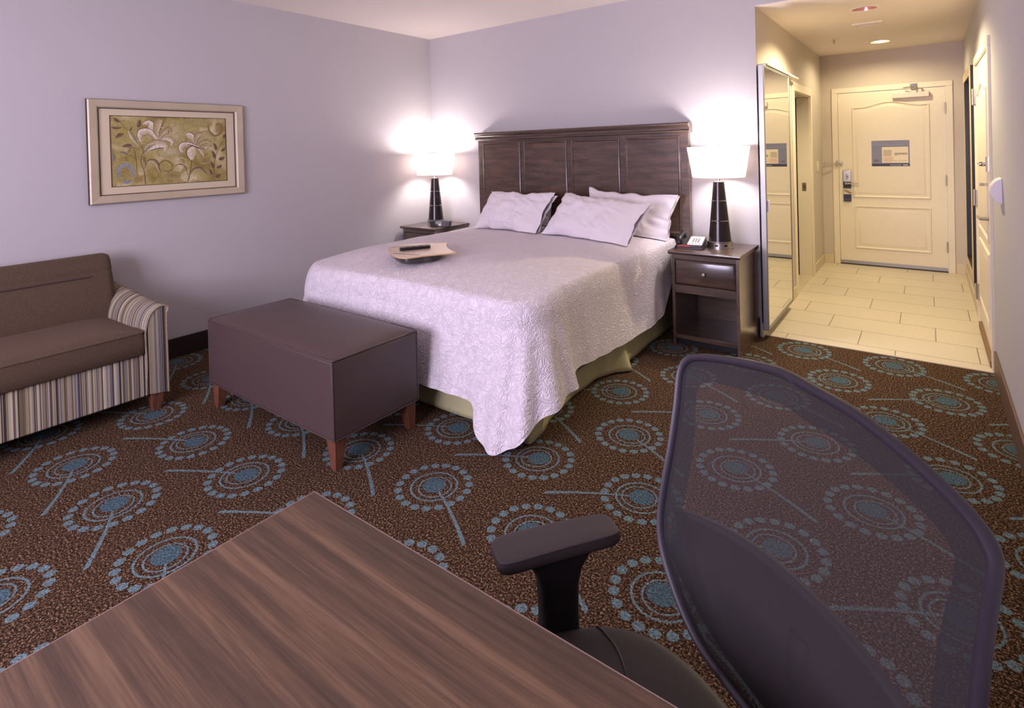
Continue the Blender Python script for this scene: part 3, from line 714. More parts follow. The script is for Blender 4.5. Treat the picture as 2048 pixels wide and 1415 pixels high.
hs = [(-.075, -.085, .055), (-.077, -.075, .066), (-.078, -.04, .079), (-.078, 0, .086), (-.078, .04, .090), (-.077, .075, .092), (-.075, .092, .088)]
bm = tube(B(), hs, [.014, .021, .017, .015, .017, .022, .015], 14); lathe(bm, [(.022, .034), (.024, .055), (.018, .066)], (-.077, -.07, 0), 18); lathe(bm, [(.022, .058), (.024, .082), (.018, .094)], (-.077, .072, 0), 18)
obj('handset', bm, m_black, ph, local=True, smooth=50)
bm = B(); P_ = [(-.077+.012*math.cos(k*.9), -.09-.004*k*.5+0*k, .018+.012*math.sin(k*.9)) for k in range(0, 1)]
tube(bm, [(-.077, -.085, .045), (-.092, -.104, .03), (-.105, -.105, .012), (-.11, -.07, .008), (-.108, 0, .008), (-.105, .06, .01)], .004, 8)
obj('cord', bm, m_black, ph, local=True)
ck = thing('clock_radio', 'black wedge-shaped clock radio on the corner nightstand', 'clock radio', (.445, -.345, NZ), rz=R(25))
prof = [(-.115, -.035), (-.105, -.048), (-.05, -.062), (0, -.066), (.05, -.062), (.105, -.048), (.115, -.035), (.10, .045), (-.10, .045)]
bm = B(); prism(bm, prof, lambda a, b: (a*.94, b*.9, .0), lambda a, b: (a, b*(.86 if b < 0 else 1), .052+.016*(1-(a/.115)**2)))
obj('radio_body', bm, m_dkgrey, ck, local=True, bevel=.004)
bm = B(); prism(bm, [(-.042, .028), (.026, .028), (.026, .058), (-.042, .058)], lambda a, z: (a, -.0655+z*.06-.001, z), lambda a, z: (a, -.057, z)); obj('display', bm, m_screen, ck, local=True, smooth=0)
bm = B(); prism(bm, [(-.008, .012), (.020, .012), (.024, .034), (-.012, .034)], lambda a, z: (a, -.0695+z*.06-.001, z), lambda a, z: (a, -.057, z)); obj('snooze_button', bm, m_whiteplastic, ck, local=True, smooth=0)
# ---------------------------------------------------------------- headboard
hb = thing('headboard', 'tall dark wood panelled headboard behind the pillows', 'headboard', (1.84, -.04, 0))
X0, X1 = .735, 2.94
obj('cap_rail', prism(B(), [(-.012, 1.652), (-.105, 1.652), (-.110, 1.640), (-.106, 1.628), (-.088, 1.612), (-.088, 1.594), (-.096, 1.588), (-.096, 1.575), (-.078, 1.570), (-.012, 1.570)], lambda a, z: (X0-.018, a, z), lambda a, z: (X1+.018, a, z)), m_hwood, hb, bevel=.002)
bm = box(X0, X1, -.066, -.012, .712, 1.572); 
obj('back_board', bm, m_hwood, hb, bevel=.003)
for a0, a1 in ((.80, 1.272), (1.322, 1.805), (1.858, 2.340), (2.395, 2.875)):
    bm = B(); Ph = lambda a, z, h: (a, -.066-h, z)
    panel(bm, Ph, .745, 1.546, a0, a1, 0, [(0, -.001), (.0, .006), (.006, .010), (.012, .010), (.018, .004), (.022, .001)])
    obj('raised_panel', bm, m_hwoodz, hb, smooth=35)
for x in (X0+.06, X1-.12): obj('leg', box(x, x+.06, -.06, -.014, 0, .712), m_hwood, hb)
# ---------------------------------------------------------------- bed
bed = thing('bed', 'king bed with white quilted bedspread and green skirt', 'bed', (1.845, -1.2, 0))
obj('box_spring', bx(B(), .90, 2.79, -2.19, -.13, .12, .40), m_box, bed, bevel=.03)
obj('mattress', bx(B(), .89, 2.80, -2.17, -.13, .405, .672), m_linen, bed, bevel=.05, seg=4)
for x in (1.0, 2.62):
    for y in (-2.05, -.35): obj('leg', lathe(B(), [(.03, 0), (.035, .12)], (x, y, 0), 16), m_black, bed)
# control pairs round the bed: edge of the top (x, y) and hem (x, y, z)
CP = [((.86, -.13), (.80, -.13, .24)), ((.86, -.7), (.79, -.7, .20)), ((.86, -1.4), (.79, -1.4, .20)), ((.865, -2.0), (.78, -2.05, .16)), ((.93, -2.10), (.80, -2.30, .06)),
      ((1.04, -2.17), (.98, -2.36, .10)), ((1.3, -2.205), (1.32, -2.335, .165)), ((1.75, -2.205), (1.8, -2.335, .172)), ((2.15, -2.205), (2.177, -2.335, .177)), ((2.48, -2.205), (2.50, -2.335, .175)),
      ((2.60, -2.203), (2.585, -2.345, .160)), ((2.64, -2.20), (2.615, -2.37, .085)), ((2.68, -2.195), (2.665, -2.40, .022)), ((2.715, -2.19), (2.73, -2.42, .012)), ((2.75, -2.175), (2.80, -2.425, .010)),
      ((2.78, -2.155), (2.875, -2.40, .050)), ((2.80, -2.13), (2.935, -2.345, .115)), ((2.815, -2.10), (2.975, -2.25, .165)), ((2.822, -2.06), (2.995, -2.13, .188)), ((2.825, -2.02), (2.985, -2.02, .20)),
      ((2.828, -1.97), (2.965, -1.935, .205)), ((2.828, -1.92), (2.925, -1.89, .235)), ((2.83, -1.86), (2.905, -1.83, .250)), ((2.83, -1.6), (2.90, -1.65, .232)), ((2.83, -1.3), (2.90, -1.35, .212)), ((2.83, -1.0), (2.90, -1.05, .20)),
      ((2.83, -.72), (2.90, -.74, .20)), ((2.83, -.5), (2.892, -.52, .235)), ((2.83, -.33), (2.875, -.36, .36)), ((2.83, -.13), (2.862, -.13, .50))]
CPf = [a+b for a, b in CP]
def topz(x, y):
    z = .752-.035*abs((x-1.845)/1.0)**4
    f = max(0, min(1, (-1.55-y)/.7)); z -= .055*f*f
    z += .006*noise.noise(Vector((x*2.2, y*2.2, 0)))+.003*noise.noise(Vector((x*6, y*6, 3)))
    return z
NT = 420
arc = []
acc = 0; last = None
for k in range(NT*4+1):
    q = spline(CPf, (len(CPf)-1)*k/(NT*4)); p = Vector(q[2:4])
    if last is not None: acc += (p-last).length
    last = p; arc.append(acc)
def tparam(u):
    s = u*arc[-1]
    lo, hi = 0, len(arc)-1
    while hi-lo > 1:
        m_ = (lo+hi)//2
        if arc[m_] < s: lo = m_
        else: hi = m_
    f = (s-arc[lo])/max(1e-9, arc[hi]-arc[lo])
    return (len(CPf)-1)*(lo+f)/(NT*4)
def cloth(u, v):
    if v > 1:      # the hem turned under
        p = cloth(u, 1); q = spline(CPf, tparam(u)); n = Vector((q[2]-q[0], q[3]-q[1], 0)).normalized(); k = (v-1)/.04
        return p-n*(.007*min(1, k*2))+Vector((0, 0, .03*max(0, k-.3)))
    t = tparam(u); q = spline(CPf, t); E = Vector((q[0], q[1])); Hm = Vector(q[2:5])
    Cc = Vector((1.845, max(-1.30, min(-.13, E.y*.62-.05))))
    st = .42; sr = .56
    if v <= st:
        f = v/st; p = Cc.lerp(E, f); return Vector((p.x, p.y, topz(p.x, p.y)))
    n = (Vector((Hm.x, Hm.y))-E); n = n.normalized() if n.length > .001 else Vector((0, -1))
    ze = topz(E.x, E.y); lc = math.exp(-((t-4.0)/1.3)**2); rv, rh = .125+.10*lc, min(.062+.05*lc, (Vector((Hm.x, Hm.y))-E).length*.62)
    if v <= sr:
        a = (v-st)/(sr-st)*PI/2; off = rh*math.sin(a); z = ze-rv*(1-math.cos(a)); p = E+n*off; return Vector((p.x, p.y, z))
    f = (v-sr)/(1-sr); p0 = E+n*rh; z0 = ze-rv
    p = Vector((p0.x, p0.y, z0)).lerp(Hm, f)
    # folds: strong round the near corner, faint elsewhere
    cor = math.exp(-((t-16.2)/3.4)**2); cl2 = math.exp(-((t-4.6)/1.2)**2)
    w_ = .030*cor*math.sin(t*2.9+f*.6)*f**1.1+.011*cl2*math.sin(t*5)*f+.0045*math.sin(u*150+2*math.sin(u*40))*f+.002*noise.noise(Vector((p.x*9, p.y*9, p.z*6)))
    w_ += .010*cor*noise.noise(Vector((p.x*12, p.y*12, p.z*3)))*f
    w_ -= .014*math.sin(PI*f)*(1-cor)*.6
    p += Vector((n.x, n.y, 0))*w_
    if f > .9: p.z += .004*noise.noise(Vector((u*90, 0, 0)))*(f-.9)*10
    p.z = max(p.z, .006)
    return p
bm = B(); grid(bm, lambda u, v: cloth(u, v*1.04), NT, 78)
bmesh.ops.remove_doubles(bm, verts=bm.verts, dist=.0004)
qo = obj('bedspread', bm, m_quilt, bed, smooth=80, label='white quilted bedspread pulled to the floor at one corner')
# skirt
SK = [(.865, -.14, 0), (.86, -1.0, 0), (.862, -1.9, 0), (.885, -2.215, 0), (1.2, -2.232, 0), (1.7, -2.235, 0), (2.2, -2.232, 0), (2.55, -2.225, 0), (2.72, -2.235, 0), (2.84, -2.265, 0), (2.885, -2.235, 0), (2.865, -2.12, 0), (2.825, -1.95, 0), (2.80, -1.75, 0),
      (2.785, -1.55, 0), (2.79, -1.38, 0), (2.825, -1.27, 0), (2.90, -1.16, 0), (2.895, -1.11, 0), (2.85, -1.06, 0), (2.825, -.9, 0), (2.815, -.6, 0), (2.81, -.3, 0), (2.81, -.14, 0)]
def skirt(u, v):
    q = spline(SK, u*(len(SK)-1)); x, y = q[0], q[1]
    tx, ty = max(.873, min(2.807, x)), max(-2.212, min(-.13, y))
    f = v**1.4; w_ = .004*math.sin(u*95)*v
    rise = .0
    if 2.6 < u*10 < 9.9: pass
    return (tx+(x-tx)*f+w_*(1 if x > 2.7 else 0), ty+(y-ty)*f-w_*(1 if x <= 2.7 else 0), .36+(.012-.36)*v)
bm = B(); grid(bm, skirt, 220, 14)
so = obj('bed_skirt', bm, m_skirt, bed, smooth=60, label='sage green pleated bed skirt'); s_ = so.modifiers.new('thick', 'SOLIDIFY'); s_.thickness = .003
# ---------------------------------------------------------------- pillows
def pillow(label, W, H, T, loc, rot, seed, open_end=1, flange=.07):
    """soft pillow lying in its own xz plane, y is thickness; one end has the open hem of the case"""
    def f(side):
        def g(u, v):
            a, b = u*2-1, v*2-1
            ea = 1-abs(a)**3.2; eb = 1-abs(b)**2.6
            th = T*.5*max(0, ea)**.55*max(0, eb)**.6
            pin = 1-.10*(1-abs(b)**2)*abs(a)**3; pin2 = 1-.12*(1-abs(a)**2)*abs(b)**3
            x = a*W/2*pin; z = b*H/2*pin2
            if open_end and a*open_end > .72:
                k = (a*open_end-.72)/.28; x += open_end*flange*k*(1+.10*b); th = max(th, .0)*(1-k)+(.012+.012*abs(math.sin(3*b+seed)))*k
            wr = .020*noise.noise(Vector((a*2.2+seed, b*1.8, seed)))+.013*noise.noise(Vector((a*6+b*3+seed, b*4, 2)))+.006*noise.noise(Vector((a*14, b*5+seed, 5)))
            cw = .026*noise.noise(Vector((a*3, seed, b*3)))
            return Vector((x+cw*.6, side*(th+wr*(max(0, ea*eb)**.3 if not (open_end and a*open_end > .8) else .5)), z+cw))
        return g
    bm = B(); grid(bm, f(-1), 60, 44); grid(bm, f(1), 60, 44)
    bmesh.ops.remove_doubles(bm, verts=bm.verts, dist=.0015)
    m_ = Matrix.Translation(loc) @ Matrix.Rotation(R(rot[2]), 4, 'Z') @ Matrix.Rotation(R(rot[0]), 4, 'X') @ Matrix.Rotation(R(rot[1]), 4, 'Y')
    lift = 0
    bm.transform(m_)
    ctr = Vector(loc)
    for v in bm.verts:      # the pillow rests on the bed: its underside takes the shape of what it lies on
        x, y, z = v.co; zb = topz(x, y)+.010
        if z < zb: v.co.z = zb+.05*(1-math.exp(-(z-zb)**2*40))*0+.0004*math.sin(x*40); v.co.y += (zb-z)*-.25
        if v.co.y > -.118: v.co.y = -.118
    bm.transform(Matrix.Translation(-ctr))
    o = obj('pillow', bm, m_linen, smooth=80); o.location = ctr
    tag(o, label, 'pillow', 'white pillows at the headboard')
    # stitched hem line of the case, raised a touch
    return o
pillow('white pillow propped upright at the left end of the headboard', .69, .43, .20, (1.44, -.47, .905), (-38, 1, -3), 1.3, 1, .07)
pillow('white pillow lying behind the leftmost upright pillow', .66, .34, .10, (1.33, -.20, .885), (-8, -2, 0), 4.1, 1, .06)
pillow('white pillow leaning in front on the right, its open hem toward the nightstand', .76, .45, .20, (2.27, -.52, .895), (-44, 5, -5), 7.7, 1, .10)
pillow('white pillow behind on the right against the headboard, open case end nearest the lamp', .68, .41, .15, (2.41, -.225, .90), (-14, 4, 0), 2.2, 1, .12)
# ---------------------------------------------------------------- lap desk and remote on the bed
LZ = .804
LP = [(1.504, -1.949), (1.62, -2.03), (1.74, -2.085), (1.81, -2.085), (1.85, -2.03), (1.872, -1.965), (1.915, -1.895), (1.975, -1.80), (1.965, -1.775), (1.90, -1.745), (1.83, -1.70), (1.76, -1.645), (1.705, -1.585), (1.675, -1.545), (1.655, -1.545), (1.60, -1.575), (1.50, -1.655), (1.42, -1.75), (1.40, -1.82), (1.43, -1.89)]
def smooth_poly(P, n=4):
    return [spline(P, i/n, True) for i in range(len(P)*n)]
ld = thing('lap_desk', 'pale wood-top lap desk on a black cushion lying on the bedspread', 'lap desk', (1.68, -1.82, .745))
tilt = lambda a, b: 0
bm = prism(B(), smooth_poly(LP), lambda a, b: (a, b, LZ-.009), lambda a, b: (a, b, LZ))
tb = obj('tray_top', bm, [m_maple], ld, smooth=40, bevel=.0015)
bm = prism(B(), smooth_poly(LP), lambda a, b: (1.68+(a-1.68)*1.002, -1.82+(b+1.82)*1.002, LZ-.0085), lambda a, b: (1.68+(a-1.68)*1.002, -1.82+(b+1.82)*1.002, LZ-.001)); obj('tray_edge', bm, m_beech_edge, ld)
bm = B()
for p, q in (((1.445, -1.875), (1.60, -1.64)), ((1.63, -2.02), (1.84, -1.98))):
    p, q = Vector(p), Vector(q); d = (q-p).normalized(); n = Vector((-d.y, d.x))*.005
    prism(bm, [p-n, q-n, q+n, p+n], lambda a, b: (a, b, LZ-.0005), lambda a, b: (a, b, LZ+.0008))
obj('groove', bm, m_base, tb)
cu = [(1.70+(a-1.68)*.80-.01, -1.84+(b+1.82)*.80) for a, b in [LP[i] for i in (0, 1, 2, 3, 4, 5, 6, 10, 12, 15, 16, 17, 18, 19)]]
bm = B(); sp_ = smooth_poly(cu); cz = [(0.90, .750), (.985, .758), (1.0, .78), (.98, .7945)]
rings = [[bm.verts.new((1.68+(a-1.68)*k, -1.84+(b+1.84)*k, z)) for a, b in sp_] for k, z in cz]
for a, b in zip(rings, rings[1:]):
    for i in range(len(a)): l = (i+1) % len(a); bm.faces.new((a[i], a[l], b[l], b[i]))
bm.faces.new(rings[0]); bm.faces.new(rings[-1]); obj('cushion', bm, m_dkgrey, ld, smooth=50)
rm = thing('remote_control', 'black remote control lying on the lap desk', 'remote control', (1.655, -1.845, LZ+.0012), rz=math.atan2(.21, .115))
obj('remote_body', prism(B(), rrect(-.105, .105, -.023, .023, .012), lambda a, b: (a, b*.85, 0), lambda a, b: (a, b, .020)), m_black, rm, local=True, bevel=.003)
for i in range(7):
    for j in (-1, 0, 1):
        obj('button', prism(B(), rrect(-.085+i*.022, -.073+i*.022, j*.012-.004, j*.012+.004, .003, 3), lambda a, b: (a, b, .019), lambda a, b: (a, b, .0225)), m_greyink if (i+j) % 2 else m_dkgrey, rm, local=True)
# ---------------------------------------------------------------- ottoman
ot = thing('ottoman', 'large brown vinyl storage ottoman at the foot of the bed', 'ottoman', (1.69, -2.70, 0))
ox0, ox1, oy0, oy1 = 1.065, 2.275, -2.955, -2.425
bm = box(ox0, ox1, oy0, oy1, .145, .515); obj('body', bm, m_leather, ot, bevel=.012, seg=3)
def otop(u, v):
    a, b = u*2-1, v*2-1; e = max(0, 1-abs(a)**5)*max(0, 1-abs(b)**4)
    return ((ox0+ox1)/2+a*((ox1-ox0)/2-.004), (oy0+oy1)/2+b*((oy1-oy0)/2-.004), .518+.028*e**.6)
bm = B(); grid(bm, otop, 40, 26)
obj('top_cushion', bm, m_leather, ot, smooth=70)
def loop(x0, x1, y0, y1, z, r=.014): return [(a, b, z) for a, b in rrect(x0, x1, y0, y1, r, 4)]
obj('top_piping', tube(B(), loop(ox0, ox1, oy0, oy1, .518), .0045, 8, closed=True), m_leather, ot)
obj('bottom_piping', tube(B(), loop(ox0+.002, ox1-.002, oy0+.002, oy1-.002, .147), .004, 8, closed=True), m_leather, ot)
for x in (ox0+.002, ox1-.002):
    for y in (oy0+.002, oy1-.002): obj('corner_seam', tube(B(), [(x, y, .15), (x, y, .515)], .0035, 6), m_leather, ot)
for x in (ox0+.012, ox1-.082):
    for y in (oy0+.012, oy1-.082):
        l_ = x < 1.5; f_ = y < -2.7
        obj('leg', taper(B(), x, x+.07, y, y+.07, 0, .146, *( (.005, .028) if l_ else (.028, .005)), *((.005, .028) if f_ else (.028, .005))), m_legwood, ot, bevel=.002)
# ---------------------------------------------------------------- sofa
sf = thing('sofa', 'loveseat with brown cushions and striped arms and base against the left wall', 'sofa', (.45, -3.85, 0))
SY1, SY0, SXF = -3.10, -4.70, .865      # outer right side, outer left side, front
def arm(side):
    """scroll arm; side +1 is the right-hand one of the picture"""
    yo = SY1 if side > 0 else SY0; W = .115
    def sec(v):      # closed-ish section from inner bottom up over the top to outer bottom, (offset from outer face, z)
        pts = [(-.115, .12), (-.108, .30), (-.112, .42), (-.108, .50), (-.088, .565), (-.055, .600), (-.020, .612), (.008, .600), (.010, .575), (0, .545), (0, .30), (0, .10)]
        q = spline(pts, v*(len(pts)-1)); return q
    def f(u, v):
        o, z = sec(v); x = .06+(SXF-.06)*u
        zz = z+(.045*(1-u)**1.3*max(0, (z-.4)/.2)); bulge = -.035*math.sin(PI*min(1, max(0, (z-.35)/.28)))*(1-u)*(1 if o < -.05 else 0)
        return (x, yo+side*(o+bulge), zz)
    bm = B(); V = grid(bm, f, 30, 44); 
    ao = obj('arm', bm, m_stripe_x, sf, smooth=60)
    bm = B(); ring = [bm.verts.new((SXF+.004, yo+side*sec(j/44)[0], sec(j/44)[1])) for j in range(45)]; bm.faces.new(ring)
    ring2 = [bm.verts.new((SXF-.01, yo+side*sec(j/44)[0], sec(j/44)[1])) for j in range(45)]
    for j in range(45): l = (j+1) % 45; bm.faces.new((ring[j], ring[l], ring2[l], ring2[j]))
    obj('arm_front', bm, m_stripe_y, sf, smooth=0)
    obj('arm_piping', tube(B(), [(SXF+.004, yo+side*sec(j/44)[0], sec(j/44)[1]) for j in range(45)], .0055, 8), m_piping, ao)
arm(1); arm(-1)
obj('base', box(.10, SXF-.012, SY0+.10, SY1-.10, .105, .375), m_stripe_y, sf, bevel=.008)
def cushion(bm, x0, x1, y0, y1, z0, z1, puff, n=24):
    def f(u, v, top):
        a, b = u*2-1, v*2-1; e = (max(0, 1-abs(a)**6)*max(0, 1-abs(b)**6))**.5
        return ((x0+x1)/2+a*(x1-x0)/2, (y0+y1)/2+b*(y1-y0)/2, (z1-.012+puff*e) if top else z0)
    def side(u, v):
        P = rrect(x0, x1, y0, y1, .03, 6); q = spline([(p[0], p[1]) for p in P], u*len(P), True); k = .008*math.sin(PI*v)
        cx, cy = (x0+x1)/2, (y0+y1)/2
        return (q[0]+(k if q[0] > cx else -k), q[1]+(k if q[1] > cy else -k), z0+(z1-.012-z0)*v)
    P = rrect(x0, x1, y0, y1, .03, 6); n = len(P); N = 10
    def topf(i, k):   # rings from edge to centre
        p = P[i]; s = 1-k/N; x, y = (x0+x1)/2+(p[0]-(x0+x1)/2)*s, (y0+y1)/2+(p[1]-(y0+y1)/2)*s
        return (x, y, z1-.012+(puff+.012)*(1-s**7)**.8)
    rows = []
    for z, kk in ((z0, .97), (z0+.008, 1), ((z0+z1)/2, 1.008), (z1-.012, 1)):
        rows.append([bm.verts.new(((x0+x1)/2+(p[0]-(x0+x1)/2)*kk, (y0+y1)/2+(p[1]-(y0+y1)/2)*kk, z)) for p in P])
    for k in range(1, N): rows.append([bm.verts.new(topf(i, k)) for i in range(n)])
    for a, b in zip(rows, rows[1:]):
        for i in range(n): l = (i+1) % n; bm.faces.new((a[i], a[l], b[l], b[i]))
    bm.faces.new(rows[0]); bm.faces.new(rows[-1]); return P
bm = B(); cushion(bm, .26, SXF+.012, SY0+.105, SY1-.112, .352, .492, .012)
sc = obj('seat_cushion', bm, m_sofa, sf, smooth=50)
obj('piping', tube(B(), [(a, b, .483) for a, b in rrect(.26, SXF+.012, SY0+.105, SY1-.112, .03, 5)], .005, 8, closed=True), m_sofa, sc)
# back cushion: leaning, with a sewn roll along its top
def backf(u, v):
    y = (SY0+.10)+((SY1-.075)-(SY0+.10))*u; e = min(1, min(u, 1-u)/.02)**.5
    pts = [(.345, .44), (.34, .55), (.315, .66), (.285, .745), (.268, .765), (.262, .80), (.235, .845), (.195, .868), (.14, .865), (.115, .83), (.11, .60), (.11, .40)]
    q = spline(pts, v*(len(pts)-1)); cx = .2
    k = 1 if .06 < u < .94 else 0
    return (cx+(q[0]-cx)*(.75+.25*e), y, q[1]-.012*(1-e))
bm = B(); V = grid(bm, backf, 80, 44); bm.faces.new([V[0][j] for j in range(45)]); bm.faces.new([V[-1][j] for j in range(45)])
bk = obj('back_cushion', bm, m_sofa, sf, smooth=60)
obj('back_frame', box(.03, .12, SY0+.10, SY1-.08, .10, .80), m_sofa, sf, bevel=.02)
obj('back_seam', tube(B(), [(.290+.002*math.sin(k), SY0+.2+(SY1-.20-SY0-.2)*k/20, .748-.03*(1 if k == 20 else 0)*0) for k in range(21)], .004, 6), m_darkline, bk)
for x in (.12, SXF-.085):
    for y in (SY0+.015, SY1-.085): obj('leg', taper(B(), x, x+.07, y, y+.07, 0, .106, .014, .014, .014, .014), m_legwood, sf, bevel=.002)
# ---------------------------------------------------------------- framed flower print
pc = thing('framed_picture', 'framed olive print of white lilies on the left wall above the sofa', 'picture', (0, -2.69, 1.53))
py0, py1, pz0, pz1 = -3.215, -2.173, 1.176, 1.882
def ringx(bm, o, i, x0, x1):
    (a0, a1, b0, b1), (c0, c1, d0, d1) = o, i
    bx(bm, x0, x1, a0, c0, b0, b1); bx(bm, x0, x1, c1, a1, b0, b1); bx(bm, x0, x1, c0, c1, b0, d0); bx(bm, x0, x1, c0, c1, d1, b1); return bm
fo, fi, ma = (py0, py1, pz0, pz1), (py0+.062, py1-.062, pz0+.055, pz1-.055), (-3.083, -2.304, 1.287, 1.775)
bm = B()   # mitred, gently sloped frame
prof = [(0, .004), (0, .030), (.008, .036), (.050, .030), (.058, .024), (.062, .012), (.062, .004)]
rings = []
for d, x in prof:
    s = d; rings.append([bm.verts.new(p) for p in ((x, fo[0]+s, fo[2]+s*.9), (x, fo[1]-s, fo[2]+s*.9), (x, fo[1]-s, fo[3]-s*.9), (x, fo[0]+s, fo[3]-s*.9))])
for a, b in zip(rings, rings[1:]):
    for k in range(4): l = (k+1) % 4; bm.faces.new((a[k], a[l], b[l], b[k]))
obj('frame', bm, m_frame, pc, smooth=0)
obj('frame_edge', ringx(B(), (py0-.002, py1+.002, pz0-.002, pz1+.002), (py0+.006, py1-.006, pz0+.006, pz1-.006), .002, .026), m_darkline, pc, smooth=0)
obj('inner_fillet', ringx(B(), (fi[0]-.002, fi[1]+.002, fi[2]-.001, fi[3]+.001), (fi[0]+.005, fi[1]-.005, fi[2]+.005, fi[3]-.005), .004, .014), m_darkline, pc, smooth=0)
mo = obj('mount', ringx(B(), fi, ma, .004, .009), m_mat, pc, smooth=0)
obj('mount_line', ringx(B(), (ma[0]-.003, ma[1]+.003, ma[2]-.003, ma[3]+.003), (ma[0]+.001, ma[1]-.001, ma[2]+.001, ma[3]-.001), .004, .0098), m_darkline, pc, smooth=0)
pr = obj('print', box(.003, .006, ma[0]-.002, ma[1]+.002, ma[2]-.002, ma[3]+.002), m_ground, pc, smooth=0)
# painted flowers: coordinates of a 1360 x 800 picture, y down
ab = B(); cl_ = ab.loops.layers.color.new('Col'); layer = [0]
def ap(x, y):
    u, v = x/1360, y/800
    return (.0062+layer[0], ma[0]+(ma[1]-ma[0])*u, ma[3]-(ma[3]-ma[2])*v)
def face(pts, cols):
    vs = [ab.verts.new(ap(*p)) for p in pts]; f = ab.faces.new(vs)
    for l, c in zip(f.loops, cols): l[cl_] = (c[0]/255, c[1]/255, c[2]/255, 1)
def blob(path, widths, c0, c1, n=18):
    """a tapering stroke along a path shaded from c0 (one side) to c1 (the other)"""
    layer[0] += .000012
    L = []
    for i in range(n+1):
        t = i/n*(len(path)-1); p = spline(path, t); q = spline(path, min(len(path)-1, t+.05)); o = spline(path, max(0, t-.05))
        dx, dy = q[0]-o[0], q[1]-o[1]; d = math.hypot(dx, dy) or 1; w_ = spline([(x,) for x in widths], i/n*(len(widths)-1))[0]
        L.append(((p[0]-dy/d*w_, p[1]+dx/d*w_), p, (p[0]+dy/d*w_, p[1]-dx/d*w_)))
    m_ = tuple((a+b)/2 for a, b in zip(c0, c1))
    for a, b in zip(L, L[1:]):
        face((a[0], a[1], b[1], b[0]), (c0, m_, m_, c0)); face((a[1], a[2], b[2], b[1]), (m_, c1, c1, m_))
W1, W2, OL, DB, LB, BL = (236, 226, 210), (176, 160, 120), (120, 108, 58), (92, 68, 50), (132, 104, 84), (132, 140, 156)
# soft patches of the ground
for x, y, rx, ry, c, c2 in ((120, 640, 150, 130, (146, 112, 54), (150, 132, 70)), (700, 190, 150, 160, (206, 192, 158), (178, 164, 108)), (640, 420, 160, 70, (214, 204, 180), (176, 164, 112)), (1100, 260, 130, 110, (196, 184, 150), (176, 164, 112)), (150, 200, 170, 160, (170, 148, 62), (164, 150, 84)), (660, 700, 120, 60, (116, 96, 52), (160, 146, 84)), (980, 60, 190, 60, (160, 152, 96), (172, 160, 104))):
    layer[0] += .000012; N = 28; ring = [(x+rx*math.cos(2*PI*k/N), y+ry*math.sin(2*PI*k/N)) for k in range(N)]
    ring = [(min(1352, max(6, a)), min(794, max(6, b))) for a, b in ring]
    for k in range(N): face(((x, y), ring[k], ring[(k+1) % N]), (tuple(.6*p+.4*q for p, q in zip(c, (170, 158, 100))), (168, 156, 96), (168, 156, 96)))
# blue ring, small blue patches and curls
blob([(80, 700), (75, 620), (120, 560), (190, 570), (225, 630), (215, 700)], [10, 18, 20, 20, 18, 8], BL, (150, 150, 150))
blob([(110, 740), (160, 760), (215, 740)], [4, 16, 5], BL, BL); blob([(15, 400), (30, 470), (20, 520)], [4, 16, 4], BL, OL); blob([(90, 410), (140, 420), (165, 450)], [4, 14, 4], BL, OL)
curl = (150, 130, 76)
blob([(1135, 60), (1130, 120), (1165, 200), (1230, 220), (1300, 180), (1320, 110), (1280, 60), (1230, 80)], [6, 12, 13, 14, 14, 13, 11, 9], curl, (128, 112, 62))
blob([(500, 620), (520, 560), (590, 520), (660, 560), (670, 620), (620, 650), (580, 630)], [4, 9, 11, 11, 10, 9, 6], curl, (128, 112, 62)); blob([(430, 760), (430, 680), (460, 630)], [10, 9, 4], curl, curl)
# leafy sprig at left and right
def leaf(x, y, dx, dy, w_, c=DB, c2=LB): blob([(x, y), (x+dx*.5-dy*.06, y+dy*.5+dx*.06), (x+dx, y+dy)], [1, w_, w_*.8, 1], c, c2, 10)
blob([(100, 60), (150, 130), (200, 170)], [2, 3, 3], OL, OL)
for a in ((40, 20, 75, 50, 15), (10, 130, 120, 0, 13), (140, 200, -90, 55, 20), (290, 130, 25, -100, 22), (230, 340, -110, 10, 20), (190, 180, 40, -60, 10)): leaf(*a)
blob([(1180, 760), (1200, 560), (1240, 420), (1330, 270)], [4, 4, 3, 2], OL, DB)
for a in ((1320, 250, 36, -60, 20), (1225, 410, -30, -100, 20), (1290, 420, 60, -50, 17), (1205, 520, -40, -110, 22), (1250, 520, 90, -20, 22), (1180, 640, -30, -90, 20), (1220, 630, 80, -30, 20), (1160, 720, -40, -80, 18), (1200, 750, 80, -40, 17)): leaf(*a)
# stems and long leaves
blob([(355, 790), (345, 640), (310, 520), (340, 400), (300, 300)], [7, 6, 5, 6, 3], DB, (150, 140, 90)); blob([(365, 560), (345, 470), (330, 430)], [3, 5, 2], DB, OL)
blob([(310, 400), (230, 360), (170, 440), (150, 520)], [3, 7, 6, 1], DB, W2); blob([(350, 620), (400, 520), (480, 540), (530, 680)], [4, 14, 26, 2], (206, 196, 160), DB)
blob([(240, 360), (260, 480), (270, 680)], [2, 3, 2], DB, DB)
blob([(850, 790), (875, 700), (900, 560), (895, 500)], [7, 7, 6, 6], DB, (150, 140, 90)); blob([(860, 730), (930, 640), (1020, 640), (1110, 730)], [3, 16, 22, 1], (190, 178, 130), DB)
blob([(855, 720), (820, 600), (750, 570), (690, 600)], [2, 5, 6, 1], DB, OL); blob([(720, 500), (780, 480), (850, 520)], [1, 12, 4], (206, 196, 160), OL); blob([(990, 570), (1080, 560), (1180, 530)], [1, 12, 2], (190, 178, 130), OL)
